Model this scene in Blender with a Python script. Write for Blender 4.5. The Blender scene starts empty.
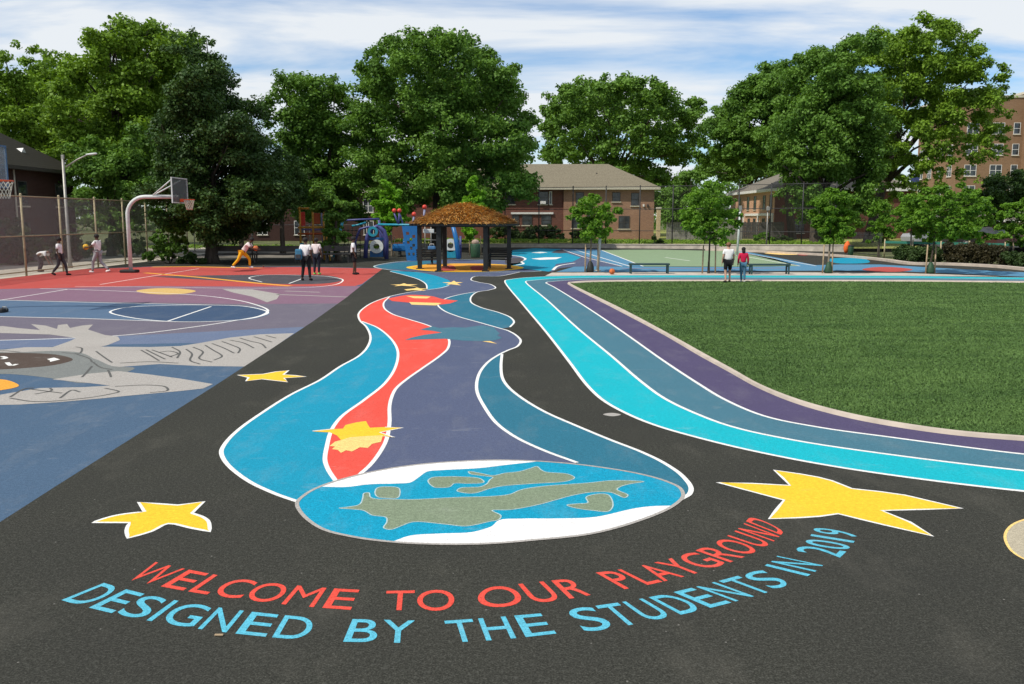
import bpy, bmesh, math, random
import numpy as np
from mathutils import Vector, Matrix
from mathutils.geometry import tessellate_polygon

random.seed(7)
rng = np.random.default_rng(7)
S = bpy.context.scene
C = S.collection
R = math.radians

# ------------------------------------------------------------ camera
CAM_H, FPX, CX, CY = 2.4, 880.0, 512.0, 342.0
PITCH = math.atan(124.0 / FPX)
cd = bpy.data.cameras.new('camera')
cam = bpy.data.objects.new('camera', cd)
C.objects.link(cam)
cam.location = (0, 0, CAM_H)
cam.rotation_euler = (math.pi / 2 - PITCH, 0, 0)
cd.sensor_width = 36.0
cd.lens = FPX / 1024.0 * 36.0
cd.clip_start = 0.1
cd.clip_end = 3000.0
S.camera = cam

# ------------------------------------------------------------ light
SUN_DIR = Vector((-0.78, -0.52, 1.18)).normalized()      # towards the sun
sun_el = math.asin(SUN_DIR.z)
sun_az = math.atan2(SUN_DIR.x, SUN_DIR.y)
W = bpy.data.worlds.new('World')
S.world = W
W.use_nodes = True
nt = W.node_tree
for n in list(nt.nodes):
    nt.nodes.remove(n)
wo = nt.nodes.new('ShaderNodeOutputWorld')
bg = nt.nodes.new('ShaderNodeBackground')
bg.inputs['Strength'].default_value = 0.115
sky = nt.nodes.new('ShaderNodeTexSky')
sky.sky_type = 'NISHITA'
sky.sun_disc = False
sky.sun_elevation = sun_el
sky.sun_rotation = sun_az
sky.air_density = 1.0
sky.dust_density = 0.25
sky.ozone_density = 3.5
# a thin streaky deck of high cloud, in the sky itself (by direction)
tc = nt.nodes.new('ShaderNodeTexCoord')
sep = nt.nodes.new('ShaderNodeSeparateXYZ')
nt.links.new(tc.outputs['Generated'], sep.inputs[0])
def wmath(op, a, b=None, clamp=False):
    m = nt.nodes.new('ShaderNodeMath')
    m.operation = op
    m.use_clamp = clamp
    for i, x in enumerate((a, b)):
        if x is None:
            continue
        if hasattr(x, 'is_output'):
            nt.links.new(x, m.inputs[i])
        else:
            m.inputs[i].default_value = x
    return m.outputs[0]
zz = wmath('ADD', wmath('MAXIMUM', sep.outputs['Z'], 0.0), 0.12)
comb = nt.nodes.new('ShaderNodeCombineXYZ')
nt.links.new(wmath('DIVIDE', sep.outputs['X'], zz), comb.inputs[0])
nt.links.new(wmath('MULTIPLY', wmath('DIVIDE', sep.outputs['Y'], zz), 1.9), comb.inputs[1])
no = nt.nodes.new('ShaderNodeTexNoise')
no.inputs['Scale'].default_value = 0.62
no.inputs['Detail'].default_value = 7.0
no.inputs['Roughness'].default_value = 0.55
no.inputs['Distortion'].default_value = 0.35
mp = nt.nodes.new('ShaderNodeMapping')
mp.inputs['Location'].default_value = (5.1, 4.0, 0.0)
mp.inputs['Rotation'].default_value = (0, 0, R(-4))
nt.links.new(comb.outputs[0], mp.inputs['Vector'])
nt.links.new(mp.outputs[0], no.inputs['Vector'])
ramp = nt.nodes.new('ShaderNodeValToRGB')
ramp.color_ramp.elements[0].position = 0.40
ramp.color_ramp.elements[0].color = (0.06, 0.06, 0.06, 1)
ramp.color_ramp.elements[1].position = 0.56
ramp.color_ramp.elements[1].color = (0.97, 0.97, 0.97, 1)
nt.links.new(no.outputs['Fac'], ramp.inputs['Fac'])
mx = nt.nodes.new('ShaderNodeMix')
mx.data_type = 'RGBA'
mx.inputs['B'].default_value = (7.3, 7.65, 8.0, 1)
nt.links.new(ramp.outputs['Color'], mx.inputs['Factor'])
tint = nt.nodes.new('ShaderNodeMix'); tint.data_type = 'RGBA'; tint.blend_type = 'MULTIPLY'
tint.inputs['Factor'].default_value = 1.0; tint.inputs['B'].default_value = (.92, 1.08, 1.20, 1)
nt.links.new(sky.outputs[0], tint.inputs['A'])
nt.links.new(tint.outputs['Result'], mx.inputs['A'])
nt.links.new(mx.outputs['Result'], bg.inputs['Color'])
nt.links.new(bg.outputs[0], wo.inputs[0])

sd = bpy.data.lights.new('sun', 'SUN')
sd.energy = 4.2
sd.angle = R(0.53)
sd.color = (1.0, 0.94, 0.84)
so = bpy.data.objects.new('sun', sd)
C.objects.link(so)
so.rotation_euler = (-SUN_DIR).to_track_quat('-Z', 'Y').to_euler()
so.location = SUN_DIR * 60

S.view_settings.view_transform = 'Standard'
S.view_settings.look = 'None'
S.view_settings.exposure = 0.0
S.view_settings.gamma = 1.0
S.view_settings.use_curve_mapping = False
S.render.engine = 'CYCLES'
S.cycles.use_denoising = True
S.cycles.max_bounces = 8
S.cycles.transparent_max_bounces = 16
S.cycles.diffuse_bounces = 3

# ------------------------------------------------------------ helpers
ct, st = math.cos(PITCH), math.sin(PITCH)
def ray(u, v):
    a, b = (u - CX) / FPX, (CY - v) / FPX
    return Vector((a, ct + b * st, -st + b * ct))
def G(u, v, z=0.0):
    d = ray(u, v)
    t = (z - CAM_H) / d.z
    return Vector((d.x * t, d.y * t, z))
def A(u, v, Y):
    d = ray(u, v)
    t = Y / d.y
    return Vector((d.x * t, Y, CAM_H + d.z * t))
def sp(pts, n=8, closed=False):
    """centripetal-ish Catmull-Rom through 2D points"""
    P = [np.array(p, float) for p in pts]
    if closed:
        P = [P[-1]] + P + [P[0], P[1]]
    else:
        P = [2 * P[0] - P[1]] + P + [2 * P[-1] - P[-2]]
    out = []
    for i in range(1, len(P) - 2):
        p0, p1, p2, p3 = P[i - 1:i + 3]
        t0 = 0.0
        t1 = t0 + max(np.linalg.norm(p1 - p0), 1e-4) ** .5
        t2 = t1 + max(np.linalg.norm(p2 - p1), 1e-4) ** .5
        t3 = t2 + max(np.linalg.norm(p3 - p2), 1e-4) ** .5
        for k in range(n):
            t = t1 + (t2 - t1) * k / n
            a1 = (t1 - t) / (t1 - t0) * p0 + (t - t0) / (t1 - t0) * p1
            a2 = (t2 - t) / (t2 - t1) * p1 + (t - t1) / (t2 - t1) * p2
            a3 = (t3 - t) / (t3 - t2) * p2 + (t - t2) / (t3 - t2) * p3
            b1 = (t2 - t) / (t2 - t0) * a1 + (t - t0) / (t2 - t0) * a2
            b2 = (t3 - t) / (t3 - t1) * a2 + (t - t1) / (t3 - t1) * a3
            out.append(tuple((t2 - t) / (t2 - t1) * b1 + (t - t1) / (t2 - t1) * b2))
    if not closed:
        out.append(tuple(P[-2]))
    return out

def link(name, me, mat=None, parent=None):
    o = bpy.data.objects.new(name, me)
    C.objects.link(o)
    if mat is not None and me is not None:
        me.materials.clear()
        for m in (mat if isinstance(mat, (list, tuple)) else [mat]):
            me.materials.append(m)
    if parent is not None:
        o.parent = parent
    return o
def empty(name, loc=(0, 0, 0), rz=0.0):
    o = bpy.data.objects.new(name, None)
    o.empty_display_size = 0.2
    C.objects.link(o)
    o.location = loc
    o.rotation_euler = (0, 0, rz)
    return o
def tag(o, label=None, cat=None, group=None, kind=None):
    if label: o['label'] = label
    if cat: o['category'] = cat
    if group: o['group'] = group
    if kind: o['kind'] = kind
    return o
def thing(name, loc, label, cat, group=None, rz=0.0):
    return tag(empty(name, loc, rz), label, cat, group)
def copy_tree(o, parent=None):
    c = o.copy()
    C.objects.link(c)
    if parent is not None:
        c.parent = parent
    for ch in [x for x in o.children]:
        copy_tree(ch, c)
    return c

class MB:
    """collects verts/faces for one mesh"""
    def __init__(s):
        s.v, s.f, s.sm, s.mi = [], [], [], []
    def add(s, vs, fs, smooth=False, mi=0):
        b = len(s.v)
        s.v += [tuple(x) for x in vs]
        for f in fs:
            s.f.append([b + i for i in f]); s.sm.append(smooth); s.mi.append(mi)
        return s
    def box(s, x0, y0, z0, x1, y1, z1, M=None, mi=0):
        vs = [Vector(p) for p in ((x0,y0,z0),(x1,y0,z0),(x1,y1,z0),(x0,y1,z0),(x0,y0,z1),(x1,y0,z1),(x1,y1,z1),(x0,y1,z1))]
        if M is not None: vs = [M @ p for p in vs]
        return s.add(vs, [(3,2,1,0),(4,5,6,7),(0,1,5,4),(1,2,6,5),(2,3,7,6),(3,0,4,7)], mi=mi)
    def bbox(s, x0, y0, z0, x1, y1, z1, bev=0.02, M=None):
        """bevelled box"""
        bm = bmesh.new()
        bmesh.ops.create_cube(bm, size=1)
        for v in bm.verts:
            v.co = Vector(((x0+x1)/2 + v.co.x*(x1-x0), (y0+y1)/2 + v.co.y*(y1-y0), (z0+z1)/2 + v.co.z*(z1-z0)))
        bmesh.ops.bevel(bm, geom=bm.edges[:] , offset=bev, segments=2, affect='EDGES', profile=.6)
        vs = [v.co.copy() for v in bm.verts]
        if M is not None: vs = [M @ p for p in vs]
        bm.verts.index_update()
        fs = [[v.index for v in f.verts] for f in bm.faces]
        bm.free()
        return s.add(vs, fs)
    def beam(s, a, b, w, h=None, up=(0,0,1)):
        a, b = Vector(a), Vector(b)
        h = h or w
        d = (b - a).normalized()
        u = Vector(up)
        if abs(d.dot(u)) > .97: u = Vector((0,1,0))
        x = d.cross(u).normalized(); y = x.cross(d).normalized()
        vs = []
        for p in (a, b):
            for sx, sy in ((-1,-1),(1,-1),(1,1),(-1,1)):
                vs.append(p + x*sx*w/2 + y*sy*h/2)
        return s.add(vs, [(0,1,2,3),(7,6,5,4),(0,4,5,1),(1,5,6,2),(2,6,7,3),(3,7,4,0)])
    def tube(s, pts, rad, n=10, caps=True):
        pts = [Vector(p) for p in pts]
        rs = rad if isinstance(rad, (list, tuple)) else [rad]*len(pts)
        vs, fs = [], []
        prev = None
        for i, p in enumerate(pts):
            d = (pts[min(i+1,len(pts)-1)] - pts[max(i-1,0)]).normalized()
            if prev is None:
                u = Vector((0,0,1)) if abs(d.z) < .9 else Vector((1,0,0))
                x = d.cross(u).normalized()
            else:
                x = (prev - d*prev.dot(d)).normalized()
            prev = x
            y = d.cross(x)
            for k in range(n):
                t = 2*math.pi*k/n
                vs.append(p + (x*math.cos(t) + y*math.sin(t))*rs[i])
        for i in range(len(pts)-1):
            for k in range(n):
                fs.append((i*n+k, i*n+(k+1)%n, (i+1)*n+(k+1)%n, (i+1)*n+k))
        if caps:
            fs.append(tuple(range(n))[::-1]); fs.append(tuple((len(pts)-1)*n+k for k in range(n)))
        return s.add(vs, fs, True)
    def ball(s, c, r, seg=16, rings=10, sc=(1,1,1)):
        c = Vector(c)
        vs, fs = [c + Vector((0,0,-r*sc[2]))], []
        for i in range(1, rings):
            t = math.pi*i/rings
            for k in range(seg):
                a = 2*math.pi*k/seg
                vs.append(c + Vector((r*sc[0]*math.sin(t)*math.cos(a), r*sc[1]*math.sin(t)*math.sin(a), -r*sc[2]*math.cos(t))))
        vs.append(c + Vector((0,0,r*sc[2])))
        L = len(vs)-1
        for k in range(seg):
            fs.append((0, 1+(k+1)%seg, 1+k))
            fs.append((L, 1+(rings-2)*seg+k, 1+(rings-2)*seg+(k+1)%seg))
        for i in range(rings-2):
            for k in range(seg):
                fs.append((1+i*seg+k, 1+i*seg+(k+1)%seg, 1+(i+1)*seg+(k+1)%seg, 1+(i+1)*seg+k))
        return s.add(vs, fs, True)
    def build(s, name, mat, parent=None):
        me = bpy.data.meshes.new(name)
        me.from_pydata(s.v, [], s.f)
        me.polygons.foreach_set('use_smooth', s.sm)
        if any(s.mi): me.polygons.foreach_set('material_index', s.mi)
        me.update()
        return link(name, me, mat, parent)

def quads_mesh(name, V, mat, parent=None, nv=4):
    """V: (n*nv,3) array, each run of nv verts is one face"""
    n = len(V)//nv
    me = bpy.data.meshes.new(name)
    me.vertices.add(len(V)); me.vertices.foreach_set('co', np.ascontiguousarray(V, dtype=np.float32).ravel())
    me.loops.add(len(V)); me.loops.foreach_set('vertex_index', np.arange(len(V), dtype=np.int32))
    me.polygons.add(n)
    me.polygons.foreach_set('loop_start', np.arange(n, dtype=np.int32)*nv)
    me.polygons.foreach_set('loop_total', np.full(n, nv, dtype=np.int32))
    me.update(calc_edges=True)
    return link(name, me, mat, parent)

# ------------------------------------------------------------ materials
def srgb(r, g, b):
    f = lambda c: (c/255/12.92) if c/255 <= .04045 else ((c/255+.055)/1.055)**2.4
    return (f(r), f(g), f(b))
class NT:
    def __init__(s, name):
        s.m = bpy.data.materials.new(name); s.m.use_nodes = True
        s.t = s.m.node_tree
        s.b = s.t.nodes['Principled BSDF']
        s.out = s.t.nodes['Material Output']
        s.tc = s.t.nodes.new('ShaderNodeTexCoord')
    def n(s, ty, **kw):
        x = s.t.nodes.new(ty)
        for k, v in kw.items(): setattr(x, k, v)
        return x
    def l(s, a, b): s.t.links.new(a, b)
    def noise(s, scale, detail=3, rough=.55, vec=None, stretch=None):
        x = s.n('ShaderNodeTexNoise')
        x.inputs['Scale'].default_value = scale; x.inputs['Detail'].default_value = detail; x.inputs['Roughness'].default_value = rough
        src = vec or s.tc.outputs['Object']
        if stretch:
            m = s.n('ShaderNodeMapping'); m.inputs['Scale'].default_value = stretch
            s.l(src, m.inputs['Vector']); src = m.outputs[0]
        s.l(src, x.inputs['Vector'])
        return x.outputs['Fac']
    def ramp(s, fac, stops):
        x = s.n('ShaderNodeValToRGB')
        e = x.color_ramp.elements
        while len(e) < len(stops): e.new(.5)
        for i, (p, c) in enumerate(stops):
            e[i].position = p
            e[i].color = (*c, 1) if isinstance(c, (tuple, list)) else (c, c, c, 1)
        s.l(fac, x.inputs['Fac'])
        return x.outputs['Color']
    def mix(s, fac, a, b, blend='MIX'):
        x = s.n('ShaderNodeMix'); x.data_type = 'RGBA'; x.blend_type = blend
        for sock, v in ((x.inputs['Factor'], fac), (x.inputs['A'], a), (x.inputs['B'], b)):
            if hasattr(v, 'is_output'): s.l(v, sock)
            elif isinstance(v, (tuple, list)): sock.default_value = (*v[:3], 1)
            else: sock.default_value = v
        return x.outputs['Result']
    def bump(s, h, strength=.3, dist=.01):
        x = s.n('ShaderNodeBump'); x.inputs['Strength'].default_value = strength; x.inputs['Distance'].default_value = dist
        s.l(h, x.inputs['Height']); s.l(x.outputs[0], s.b.inputs['Normal'])
def mul(c, k): return tuple(min(1, x*k) for x in c)

def plain(name, col, rough=.6, metal=0.0, var=.18, scale=6.0, bump=0.0, spec=.4):
    t = NT(name)
    f = t.noise(scale, 4)
    t.l(t.ramp(f, [(.3, mul(col, 1-var)), (.7, mul(col, 1+var))]), t.b.inputs['Base Color'])
    t.b.inputs['Roughness'].default_value = rough
    t.b.inputs['Metallic'].default_value = metal
    t.b.inputs['Specular IOR Level'].default_value = spec
    if bump: t.bump(t.noise(scale*6, 3), bump, .01)
    return t.m

def ground_paint(name, col, wear=.34, stain=.24, grain=.30):
    """sports-court paint on asphalt: aggregate grain, pits showing the asphalt, broad dusty wear"""
    t = NT(name)
    g = t.noise(95, 2, .7)                       # grit
    c = t.ramp(g, [(.28, mul(col, 1-grain*1.6)), (.5, col), (.74, mul(col, 1+grain))])
    broad = t.noise(.9, 5, .6)
    c = t.mix(t.ramp(broad, [(.35, 0.0), (.75, stain)]), c, mul(col, .72))
    dust = t.noise(2.3, 6, .7, stretch=(1, .35, 1))
    c = t.mix(t.ramp(dust, [(.5, 0.0), (.8, wear*.45)]), c, (.34, .33, .30))
    mid = t.noise(26, 3, .8)
    c = t.mix(t.ramp(mid, [(.40, .30), (.55, 0.0)]), c, mul(col, .55))
    c = t.mix(t.ramp(mid, [(.55, 0.0), (.72, .28)]), c, mul(col, 1.45))
    sc = t.noise(3.2, 6, .75, stretch=(.4, 1, 1))
    c = t.mix(t.ramp(sc, [(.60, 0.0), (.74, wear*.7)]), c, (.42, .42, .40))
    pit = t.noise(38, 3, .75)
    c = t.mix(t.ramp(pit, [(.66, 0.0), (.76, wear)]), c, (.05, .05, .05))
    t.l(c, t.b.inputs['Base Color'])
    t.b.inputs['Roughness'].default_value = .86
    t.b.inputs['Specular IOR Level'].default_value = .08
    t.bump(g, .35, .004)
    return t.m

def asphalt():
    t = NT('asphalt')
    col = (.046, .046, .038)
    g = t.noise(85, 3, .75)
    c = t.ramp(g, [(.3, mul(col, .3)), (.52, col), (.7, mul(col, 2.2))])
    g2 = t.noise(30, 4, .8)
    c = t.mix(t.ramp(g2, [(.38, .5), (.52, 0.0)]), c, mul(col, .4))
    c = t.mix(t.ramp(g2, [(.56, 0.0), (.72, .5)]), c, (.13, .13, .115))
    broad = t.noise(.55, 6, .6)
    c = t.mix(t.ramp(broad, [(.38, 0.0), (.72, .42)]), c, (.030, .030, .028))
    st_ = t.noise(1.4, 5, .65, stretch=(1, .5, 1))
    c = t.mix(t.ramp(st_, [(.54, 0.0), (.80, .24)]), c, (.15, .14, .115))
    fl = t.n('ShaderNodeTexVoronoi'); fl.inputs['Scale'].default_value = 5.5
    t.l(t.tc.outputs['Object'], fl.inputs['Vector'])
    c = t.mix(t.ramp(fl.outputs['Distance'], [(.022, .8), (.045, 0.0)]), c, (.22, .21, .19))
    cr = t.n('ShaderNodeTexVoronoi'); cr.feature = 'DISTANCE_TO_EDGE'; cr.inputs['Scale'].default_value = .13
    wv = t.n('ShaderNodeMapping'); t.l(t.tc.outputs['Object'], wv.inputs['Vector'])
    t.l(wv.outputs[0], cr.inputs['Vector'])
    c = t.mix(t.ramp(cr.outputs['Distance'], [(.0005, .0), (.0022, 0.0)]), c, (.02, .02, .02))
    t.l(c, t.b.inputs['Base Color'])
    t.b.inputs['Roughness'].default_value = .9
    t.b.inputs['Specular IOR Level'].default_value = .05
    t.bump(g, .5, .006)
    return t.m

def brick(name, c1, c2, mortar=(.34, .31, .28), scale=1.0):
    t = NT(name)
    # generated wall coords: use object XY sum so bricks run round corners
    sepx = t.n('ShaderNodeSeparateXYZ'); t.l(t.tc.outputs['Object'], sepx.inputs[0])
    ad = t.n('ShaderNodeMath'); ad.operation = 'ADD'
    t.l(sepx.outputs[0], ad.inputs[0]); t.l(sepx.outputs[1], ad.inputs[1])
    cb = t.n('ShaderNodeCombineXYZ'); t.l(ad.outputs[0], cb.inputs[0]); t.l(sepx.outputs[2], cb.inputs[1])
    b = t.n('ShaderNodeTexBrick')
    b.inputs['Color1'].default_value = (*c1, 1); b.inputs['Color2'].default_value = (*c2, 1); b.inputs['Mortar'].default_value = (*mortar, 1)
    b.inputs['Scale'].default_value = 2.2*scale; b.inputs['Mortar Size'].default_value = .012; b.inputs['Row Height'].default_value = .17; b.inputs['Brick Width'].default_value = .48
    t.l(cb.outputs[0], b.inputs['Vector'])
    f = t.noise(.8, 5)
    c = t.mix(t.ramp(f, [(.35, 0.0), (.75, .35)]), b.outputs['Color'], mul(c1, .6))
    t.l(c, t.b.inputs['Base Color'])
    t.b.inputs['Roughness'].default_value = .88; t.b.inputs['Specular IOR Level'].default_value = .15
    return t.m

def shingle(name, col):
    t = NT(name)
    w = t.n('ShaderNodeTexWave'); w.bands_direction = 'Z'; w.inputs['Scale'].default_value = 2.2; w.inputs['Distortion'].default_value = 1.0; w.inputs['Detail'].default_value = 2
    t.l(t.tc.outputs['Object'], w.inputs['Vector'])
    c = t.ramp(t.noise(9, 4, .7), [(.3, mul(col, .65)), (.7, mul(col, 1.3))])
    c = t.mix(t.ramp(w.outputs['Fac'], [(.0, .35), (.25, 0.0)]), c, mul(col, .4))
    t.l(c, t.b.inputs['Base Color']); t.b.inputs['Roughness'].default_value = .92; t.b.inputs['Specular IOR Level'].default_value = .1
    return t.m

def leaf(name, c_dark, c_light, scale=.5, trans=.32):
    t = NT(name)
    f1 = t.noise(scale, 3, .6); f2 = t.noise(7, 2, .7)
    c = t.ramp(f1, [(.36, c_dark), (.64, c_light)])
    c = t.mix(t.ramp(f2, [(.35, .0), (.7, .55)]), c, mul(c_light, 1.25))
    t.l(c, t.b.inputs['Base Color'])
    t.b.inputs['Roughness'].default_value = .55; t.b.inputs['Specular IOR Level'].default_value = .22
    tr = t.n('ShaderNodeBsdfTranslucent'); t.l(t.mix(1.0, c, (1.0, 1.0, .45), 'MULTIPLY'), tr.inputs['Color'])
    ms = t.n('ShaderNodeMixShader'); ms.inputs[0].default_value = trans
    t.l(t.b.outputs[0], ms.inputs[1]); t.l(tr.outputs[0], ms.inputs[2]); t.l(ms.outputs[0], t.out.inputs[0])
    return t.m

def glass(name, col=(.03, .035, .04)):
    t = NT(name)
    f = t.noise(1.3, 2)
    t.l(t.ramp(f, [(.35, mul(col, .5)), (.7, mul(col, 2.2))]), t.b.inputs['Base Color'])
    t.b.inputs['Roughness'].default_value = .08; t.b.inputs['Specular IOR Level'].default_value = .6
    return t.m

def seethrough(name, col, alpha):
    t = NT(name)
    t.l(t.ramp(t.noise(8, 3), [(.3, mul(col, .8)), (.7, mul(col, 1.2))]), t.b.inputs['Base Color'])
    t.b.inputs['Alpha'].default_value = alpha; t.b.inputs['Roughness'].default_value = .4
    return t.m

M = {}
M['asphalt'] = asphalt()
P = lambda n, c, **k: M.setdefault(n, ground_paint(n, c, **k))
P('paint_white', (.78, .77, .73), wear=.3)
P('paint_cyan', (.012, .265, .40))
P('paint_aqua', (.010, .40, .47))
P('paint_teal', (.030, .15, .22))
P('paint_slate', (.088, .106, .175))
P('paint_steel', (.062, .165, .22))
P('paint_purple', (.082, .068, .135))
P('paint_red', (.72, .085, .06))
P('paint_text_red', (.70, .080, .055))
P('paint_text_blue', (.10, .43, .56))
P('paint_yellow', (.82, .50, .035), wear=.1, grain=.12)
P('paint_cream', (.85, .57, .20), wear=.15)
P('paint_land', (.20, .25, .165), stain=.25)
P('paint_land_edge', (.40, .52, .52))
P('paint_ice', (.80, .78, .76))
P('paint_sea', (.008, .285, .44))
P('court_red', (.44, .078, .066))
P('court_mauve', (.215, .125, .175))
P('court_greymauve', (.145, .13, .165))
P('court_bluegrey', (.13, .165, .25))
P('court_blue', (.070, .118, .185), wear=.45)
P('court_key', (.09, .145, .225))
P('court_navy', (.05, .085, .15))
P('court_dark', (.075, .07, .08))
P('court_orange', (.75, .34, .05))
P('paint_grey', (.38, .355, .325), stain=.4, wear=.6)
P('paint_greygreen', (.19, .20, .19))
P('paint_brown', (.085, .062, .05))
P('paint_black', (.105, .105, .10))
P('paint_ochre', (.60, .40, .14), wear=.5)
P('court_sage', (.225, .31, .185))
P('court_lightblue', (.09, .23, .36))
P('paint_skyband', (.11, .36, .50))
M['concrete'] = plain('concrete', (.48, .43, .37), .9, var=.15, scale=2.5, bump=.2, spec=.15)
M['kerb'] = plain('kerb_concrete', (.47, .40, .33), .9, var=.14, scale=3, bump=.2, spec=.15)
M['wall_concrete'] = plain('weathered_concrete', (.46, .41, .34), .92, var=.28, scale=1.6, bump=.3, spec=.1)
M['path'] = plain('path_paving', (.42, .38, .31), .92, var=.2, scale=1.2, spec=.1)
# ============================================================ GROUND
M['soil'] = plain('soil_and_grass', (.11, .12, .055), .95, var=.5, scale=.5, spec=.05)
M['lawn'] = plain('lawn', (.26, .28, .08), .95, var=.4, scale=1.0, spec=.05)
M['road'] = plain('road_asphalt', (.06, .06, .06), .9, var=.2, scale=2, spec=.1)

def sheet(name, pts, mat, parent=None, kind=None, label=None, z=None):
    """flat polygon from world points"""
    pts = [Vector(p) for p in pts]
    if z is not None:
        pts = [Vector((p.x, p.y, z)) for p in pts]
    tris = tessellate_polygon([[Vector((p.x, p.y, 0)) for p in pts]])
    fs = []
    for a, b, c in tris:
        n = (pts[b]-pts[a]).cross(pts[c]-pts[a])
        fs.append((a, b, c) if n.z > 0 else (a, c, b))
    me = bpy.data.meshes.new(name)
    me.from_pydata([tuple(p) for p in pts], [], fs); me.update()
    o = link(name, me, mat, parent)
    return tag(o, label, kind=kind)
LZ = .0006
def paint(name, px, mat, layer, parent, label=None):
    return sheet(name, [G(u, v, LZ*layer) for u, v in px], mat, parent, label=label)
def stripe_pts(W_, w, closed=False):
    q_ = []
    for p in W_:
        if not q_ or (p-q_[-1]).length > .004: q_.append(p)
    if closed and (q_[0]-q_[-1]).length < .004: q_.pop()
    W_ = q_
    vs, n = [], len(W_)
    for i in range(n):
        a = W_[(i-1) % n] if (closed or i) else W_[i]
        b = W_[(i+1) % n] if (closed or i < n-1) else W_[i]
        d = (b-a); d.z = 0
        d = d.normalized() if d.length > 1e-9 else Vector((1, 0, 0))
        nn = Vector((-d.y, d.x, 0))*w/2
        vs += [W_[i]+nn, W_[i]-nn]
    k = n if closed else n-1
    fs = [(2*i, 2*i+1, (2*i+3) % (2*n), (2*i+2) % (2*n)) for i in range(k)]
    return vs, fs
def lines(name, list_px, w, mat, layer, parent, closed=False, label=None):
    mb = MB()
    for px in list_px:
        mb.add(*stripe_pts([G(u, v, LZ*layer) for u, v in px], w, closed))
    o = mb.build(name, mat, parent)
    return tag(o, label)

ground = sheet('ground', [(-900, -60, -.06), (900, -60, -.06), (900, 1500, -.06), (-900, 1500, -.06)], M['soil'], kind='structure')
pv = sheet('playground_pavement', [(-20.35, -20, 0), (60, -20, 0), (60, 57, 0), (44, 60, 0), G(1000, 267, 0), G(940, 264, 0), G(880, 259.5), G(850, 255.5), G(848, 251.5), G(700, 248.7), G(560, 247.3), (-4, 73, 0), (-9, 66, 0), (-12, 54, 0), (-20.35, 53.5, 0)], M['asphalt'], kind='structure')
path = sheet('path', [(-26.5, -20, -.02), (-20.35, -20, -.02), (-20.35, 53.5, -.02), (-21, 62, -.02), (-26.5, 62, -.02)], M['path'], kind='structure')
back_path = sheet('back_path', [(-45, 66, -.03), (-10, 66, -.03), (-5.5, 72.5, -.03), (-45, 76, -.03)], M['path'], kind='structure')
lawn = sheet('lawn', [G(430, 246.7), G(560, 246.9), G(700, 248.2), G(850, 251.2), (36, 64, 0), (60, 78, 0), (120, 170, 0), (-10, 170, 0), (-9, 82, 0)], M['lawn'], kind='structure', z=.2)
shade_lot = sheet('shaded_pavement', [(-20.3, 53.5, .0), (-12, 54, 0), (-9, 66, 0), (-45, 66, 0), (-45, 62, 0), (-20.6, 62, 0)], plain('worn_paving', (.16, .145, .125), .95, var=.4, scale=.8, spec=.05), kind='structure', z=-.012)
road = sheet('road', [(30, 63, -.02), (120, 44, -.02), (120, 58, -.02), (34, 76, -.02)], M['road'], kind='structure', z=.36)

# ---------------- the basketball court on the left
edge_px = [(0, 522), (56, 486), (212, 387.5), (265, 353), (312, 322), (345, 298.5), (383, 268.3)]
def edge_x(v):
    for (u0, v0), (u1, v1) in zip(edge_px, edge_px[1:]):
        if v1 <= v <= v0:
            return u0 + (u1-u0)*(v0-v)/(v0-v1)
    return edge_px[0][0] if v > 522 else edge_px[-1][0]
LEFT = -620
court = sheet('court_surface', [G(LEFT, 900, .0004), G(-560, 880, .0004)] + [G(u, v, .0004) for u, v in edge_px] + [G(300, 266.5, .0004), G(228, 267, .0004), G(155, 266.3, .0004), (-20.3, 41.9, .0004), (-20.3, 2.5, .0004)], M['court_blue'], kind='structure')
def band(name, lo, hi, mat, layer):
    """coloured zone of the court between two image-traced edges (left to right)"""
    pts = list(lo) + [(edge_x(lo[-1][1]), lo[-1][1])]
    vs_ = [v for u, v in edge_px if hi[-1][1] < v < lo[-1][1]]
    pts += [(edge_x(v), v) for v in vs_] + [(edge_x(hi[-1][1]), hi[-1][1])] + list(hi)[::-1]
    Wp = []
    for u, v in pts:
        p = G(u, v, LZ*layer)
        if p.x < -20.3: p.x = -20.3
        Wp.append(p)
    return sheet(name, Wp, mat, court)
band('blue_grey_zone', [(-200, 352), (0, 349), (90, 345), (190, 343), (275, 346)], [(-200, 342), (0, 340), (120, 336), (220, 331), (300, 327)], M['court_bluegrey'], 1)
band('grey_mauve_zone', [(-200, 342), (0, 340), (120, 336), (220, 331), (300, 327)], [(-200, 298), (0, 299.5), (120, 302), (240, 304), (330, 303.5)], M['court_greymauve'], 1)
band('mauve_zone', [(-200, 298), (0, 299.5), (120, 302), (240, 304), (330, 303.5)], [(-200, 290.5), (0, 289), (60, 288), (140, 286), (250, 286.5), (355, 286)], M['court_mauve'], 1)
rz = [(-200, 290.5), (0, 289), (60, 288), (140, 286), (250, 286.5), (355, 286)]
sheet('red_zone', [Vector((max(p.x, -20.3), p.y, LZ)) for p in [G(u, v) for u, v in rz]] + [G(362, 284, LZ), G(383, 268.5, LZ), G(300, 267, LZ), G(228, 267.2, LZ), G(155, 266.6, LZ), Vector((-20.3, 41.8, LZ))], M['court_red'], court)
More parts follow.
